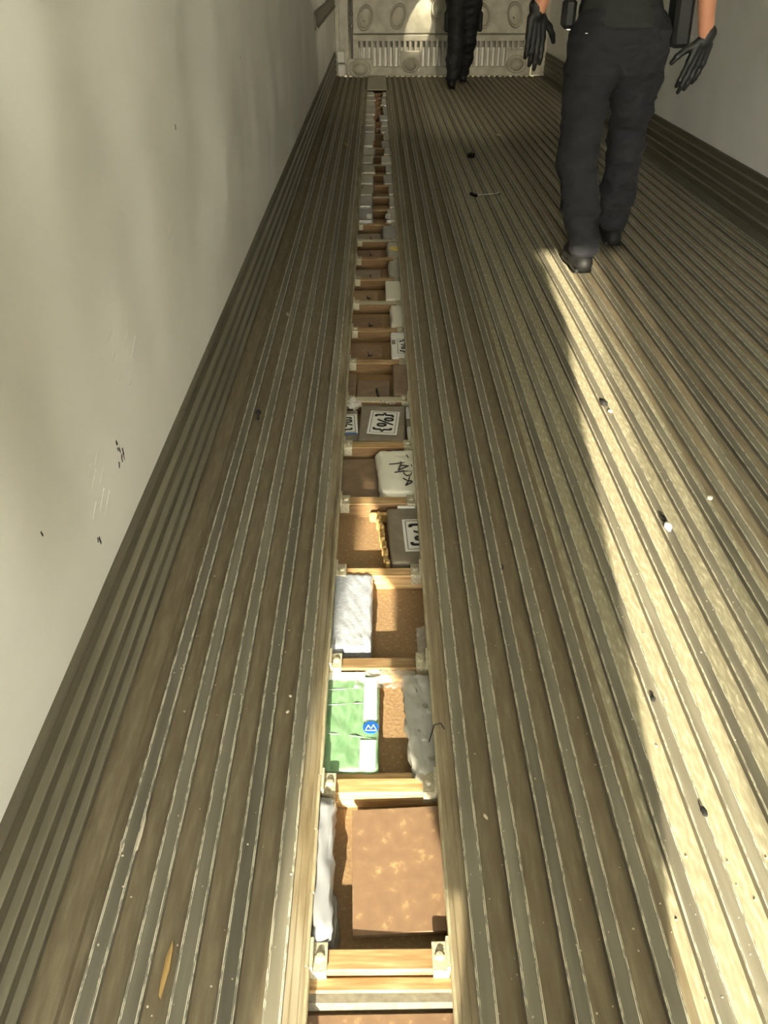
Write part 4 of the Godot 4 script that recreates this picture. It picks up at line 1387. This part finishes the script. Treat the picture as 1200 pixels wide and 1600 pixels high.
func build_debris() -> void:
	var st: SurfaceTool
	var lowz := -0.0135
	# spanner-like tool on the ribs
	var t := thing("wrench", "small steel wrench lying across the ribs beyond the gap", "wrench", Vector3(0.66, 0.0, -5.08), 0.25)
	st = begin()
	tube(st, Vector3(-0.06, 0.008, 0), Vector3(0.075, 0.007, 0), 0.006, 0.005, 10)
	part("handle", st, M.chrome, t)
	st = begin()
	tube(st, Vector3(-0.085, 0.012, -0.028), Vector3(-0.075, 0.012, 0.028), 0.012, 0.010, 10)
	part("head", st, M.leather, t)
	st = begin()
	tube(st, Vector3(0.078, 0.008, -0.016), Vector3(0.078, 0.008, 0.016), 0.008, 0.008, 10)
	part("socket", st, M.chrome, t)
	t = thing("bolt", "dark bolt lying in a groove near the pale wall", "bolt", Vector3(-0.385, lowz + 0.005, -2.28), 0.1)
	st = begin()
	tube(st, Vector3(0, 0.0, -0.022), Vector3(0, 0.0, 0.022), 0.0045, 0.0045, 8)
	part("shank", st, M.leather, t)
	st = begin()
	tube(st, Vector3(0, 0.0, -0.028), Vector3(0, 0.0, -0.020), 0.009, 0.009, 6)
	part("bolt_head", st, M.leather, t)
	chip("dark lump on the ribs behind the small wrench", Vector3(0.68, 0.0, -6.2), Vector3(0.06, 0.03, 0.06), M.leather, 0.3, "dirt_lump", "dirt")
	chip("pale sliver far up the floor between the two people", Vector3(0.985, 0.0, -7.05), Vector3(0.025, 0.006, 0.13), M.chip, 0.35, "paint_sliver")
	chip("bright white folded scrap in the sunlit band", Vector3(0.737, 0.0, -1.645), Vector3(0.018, 0.012, 0.036), M.paper, 0.2, "paper_scrap", "scrap")
	chip("black tip beside the bright white folded scrap", Vector3(0.735, 0.0, -1.685), Vector3(0.014, 0.010, 0.03), M.leather, 0.25, "rubber_scrap", "scrap")
	chip("small white scrap in a groove right of the bright folded one", Vector3(0.90, lowz, -1.80), Vector3(0.02, 0.006, 0.018), M.paper, 0.7, "paper_scrap", "scrap")
	chip("black clot of dirt low in the sunlit band, nearest one", Vector3(0.552, 0.0, -0.822), Vector3(0.010, 0.006, 0.026), M.scuff, 0.1, "dirt_clot", "dirt")
	chip("black clot of dirt on the edge of the sunlit band, second from the camera", Vector3(0.536, 0.0, -1.074), Vector3(0.010, 0.006, 0.018), M.scuff, 0.2, "dirt_clot", "dirt")
	chip("dark lump high in the sunlit band with a white scrap", Vector3(0.733, 0.0, -2.33), Vector3(0.022, 0.012, 0.03), M.scuff, 0.4, "dirt_clot", "dirt")
	chip("pale crumb at the top of the sunlit band", Vector3(0.742, 0.0, -2.28), Vector3(0.014, 0.006, 0.018), M.chip, 0.4)
	chip("white crumb in a groove near the milky film packages", Vector3(0.225, lowz, -3.0), Vector3(0.018, 0.008, 0.03), M.chip, 0.2)
	chip("pale crumb near the square labelled package", Vector3(0.212, lowz, -2.17), Vector3(0.012, 0.006, 0.02), M.chip, 1.2)
	chip("long curled brown shaving in a shaded groove", Vector3(0.479, lowz, -1.56), Vector3(0.016, 0.01, 0.06), M.splinter, 0.25, "wood_shaving", "shaving")
	chip("dark burnt fleck in a groove beside the grey labelled package", Vector3(0.294, lowz, -1.505), Vector3(0.014, 0.006, 0.022), M.scuff, 0.4, "dirt_fleck", "dirt")
	chip("white fleck in the groove beside the nearest bay", Vector3(0.181, lowz, -0.825), Vector3(0.006, 0.003, 0.016), M.chip, 0.5)
	chip("long flat wood splinter in a groove near the pale wall", Vector3(-0.312, lowz, -0.578), Vector3(0.010, 0.005, 0.105), M.splinter, -0.05, "wood_splinter", "splinter")
	chip("largest pale paint flake near the wall, above the wood splinter", Vector3(-0.398, 0.0, -0.79), Vector3(0.008, 0.002, 0.09), M.chip, 0.0)
	chip("shorter pale paint flake next to the largest one", Vector3(-0.425, -0.003, -0.77), Vector3(0.010, 0.002, 0.035), M.chip, 0.2)
	chip("pale upright crumb in a groove far along by the wall", Vector3(-0.371, lowz, -3.16), Vector3(0.012, 0.008, 0.03), M.chip, 0.1)
	chip("reddish speck far up the floor beside the wrapped rows", Vector3(-0.244, lowz, -6.71), Vector3(0.03, 0.02, 0.06), M.splinter, 0.0, "wood_chip")
	chip("small pale pebble in a groove beside the silver package", Vector3(-0.178, lowz, -1.10), Vector3(0.007, 0.004, 0.006), M.chip, 0.0, "pebble", "pebble")
	chip("second pale pebble in the same groove, closer to the camera", Vector3(-0.180, lowz, -1.06), Vector3(0.009, 0.004, 0.006), M.chip, 0.5, "pebble", "pebble")
	# bent black wire by the clear bag
	st = begin()
	var w := [Vector3(0.092, -0.012, -0.985), Vector3(0.103, 0.004, -1.012), Vector3(0.116, 0.004, -1.016), Vector3(0.122, 0.0, -1.005)]
	for i in w.size() - 1:
		tube(st, w[i], w[i + 1], 0.0012, 0.0012, 6)
	tag(part("wire_piece", st, M.leather), "bent black wire over the floor edge by the clear bag", "wire")
	# scattered grit: nobody could count it
	var mm := MultiMesh.new()
	mm.transform_format = MultiMesh.TRANSFORM_3D
	var gs := begin()
	bbox(gs, Vector3.ZERO, Vector3(1, 0.6, 0.8), 0.25)
	mm.mesh = gs.commit()
	mm.instance_count = 1500
	for i in 1500:
		var z := -0.3 - 5.5 * pow(rng.randf(), 1.5)
		var x := rng.randf_range(0.12, 1.5) if rng.randf() < 0.8 else rng.randf_range(-0.44, -0.12)
		var s := rng.randf_range(0.0012, 0.0040)
		var on := fposmod(x - 0.1485 + 0.0135, 0.0655) < 0.027 if x > 0 else fposmod(-x - 0.151 + 0.0135, 0.0655) < 0.027
		mm.set_instance_transform(i, Transform3D(Basis(Vector3.UP, rng.randf() * TAU).scaled(Vector3(s, s, s)), Vector3(x, (-0.001 if on else -0.014) + s * 0.25, z)))
	var grit := MultiMeshInstance3D.new()
	grit.name = "floor_grit"
	grit.multimesh = mm
	grit.material_override = M.chip
	grit.set_meta("kind", "stuff")
	add_child(grit)
	tag(grit, "fine pale grit scattered over the grooved floor", "grit")
	# marks on the near wall
	var wl := get_node("wall_left")
	var r2 := RandomNumberGenerator.new()
	r2.seed = 3
	for g in [[-1.363, 0.393, 0.05, 9, true], [-2.2, 0.85, 0.03, 1, true], [-1.17, 0.33, 0.015, 2, true], [-0.98, 0.50, 0.03, 1, true], [-3.4, 0.9, 0.03, 1, true], [-2.0, 0.62, 0.10, 6, false], [-1.5, 0.55, 0.16, 8, false], [-1.2, 0.42, 0.14, 7, false]]:
		st = begin()
		for i in int(g[3]):
			var z: float = g[0] + r2.randf_range(-0.5, 0.5) * g[2]
			var y: float = g[1] + r2.randf_range(-0.5, 0.5) * g[2]
			var p: Vector3 = wall_point(WL - 0.012, 1.0, wall_noise(), z, y)
			bbox(st, p, Vector3(0.0008, r2.randf_range(0.006, 0.018) if g[4] else 0.0012, r2.randf_range(0.003, 0.006) if g[4] else r2.randf_range(0.03, 0.07)), 0.0003, Basis(Vector3(1, 0, 0), r2.randf_range(-0.4, 0.4) if g[4] else 0.45))
		part("scuff_mark", st, M.scuff if g[4] else M.scratch, wl)

func wall_noise() -> FastNoiseLite:
	var noise := FastNoiseLite.new()
	noise.seed = 4
	noise.frequency = 1.0
	noise.fractal_octaves = 2
	return noise
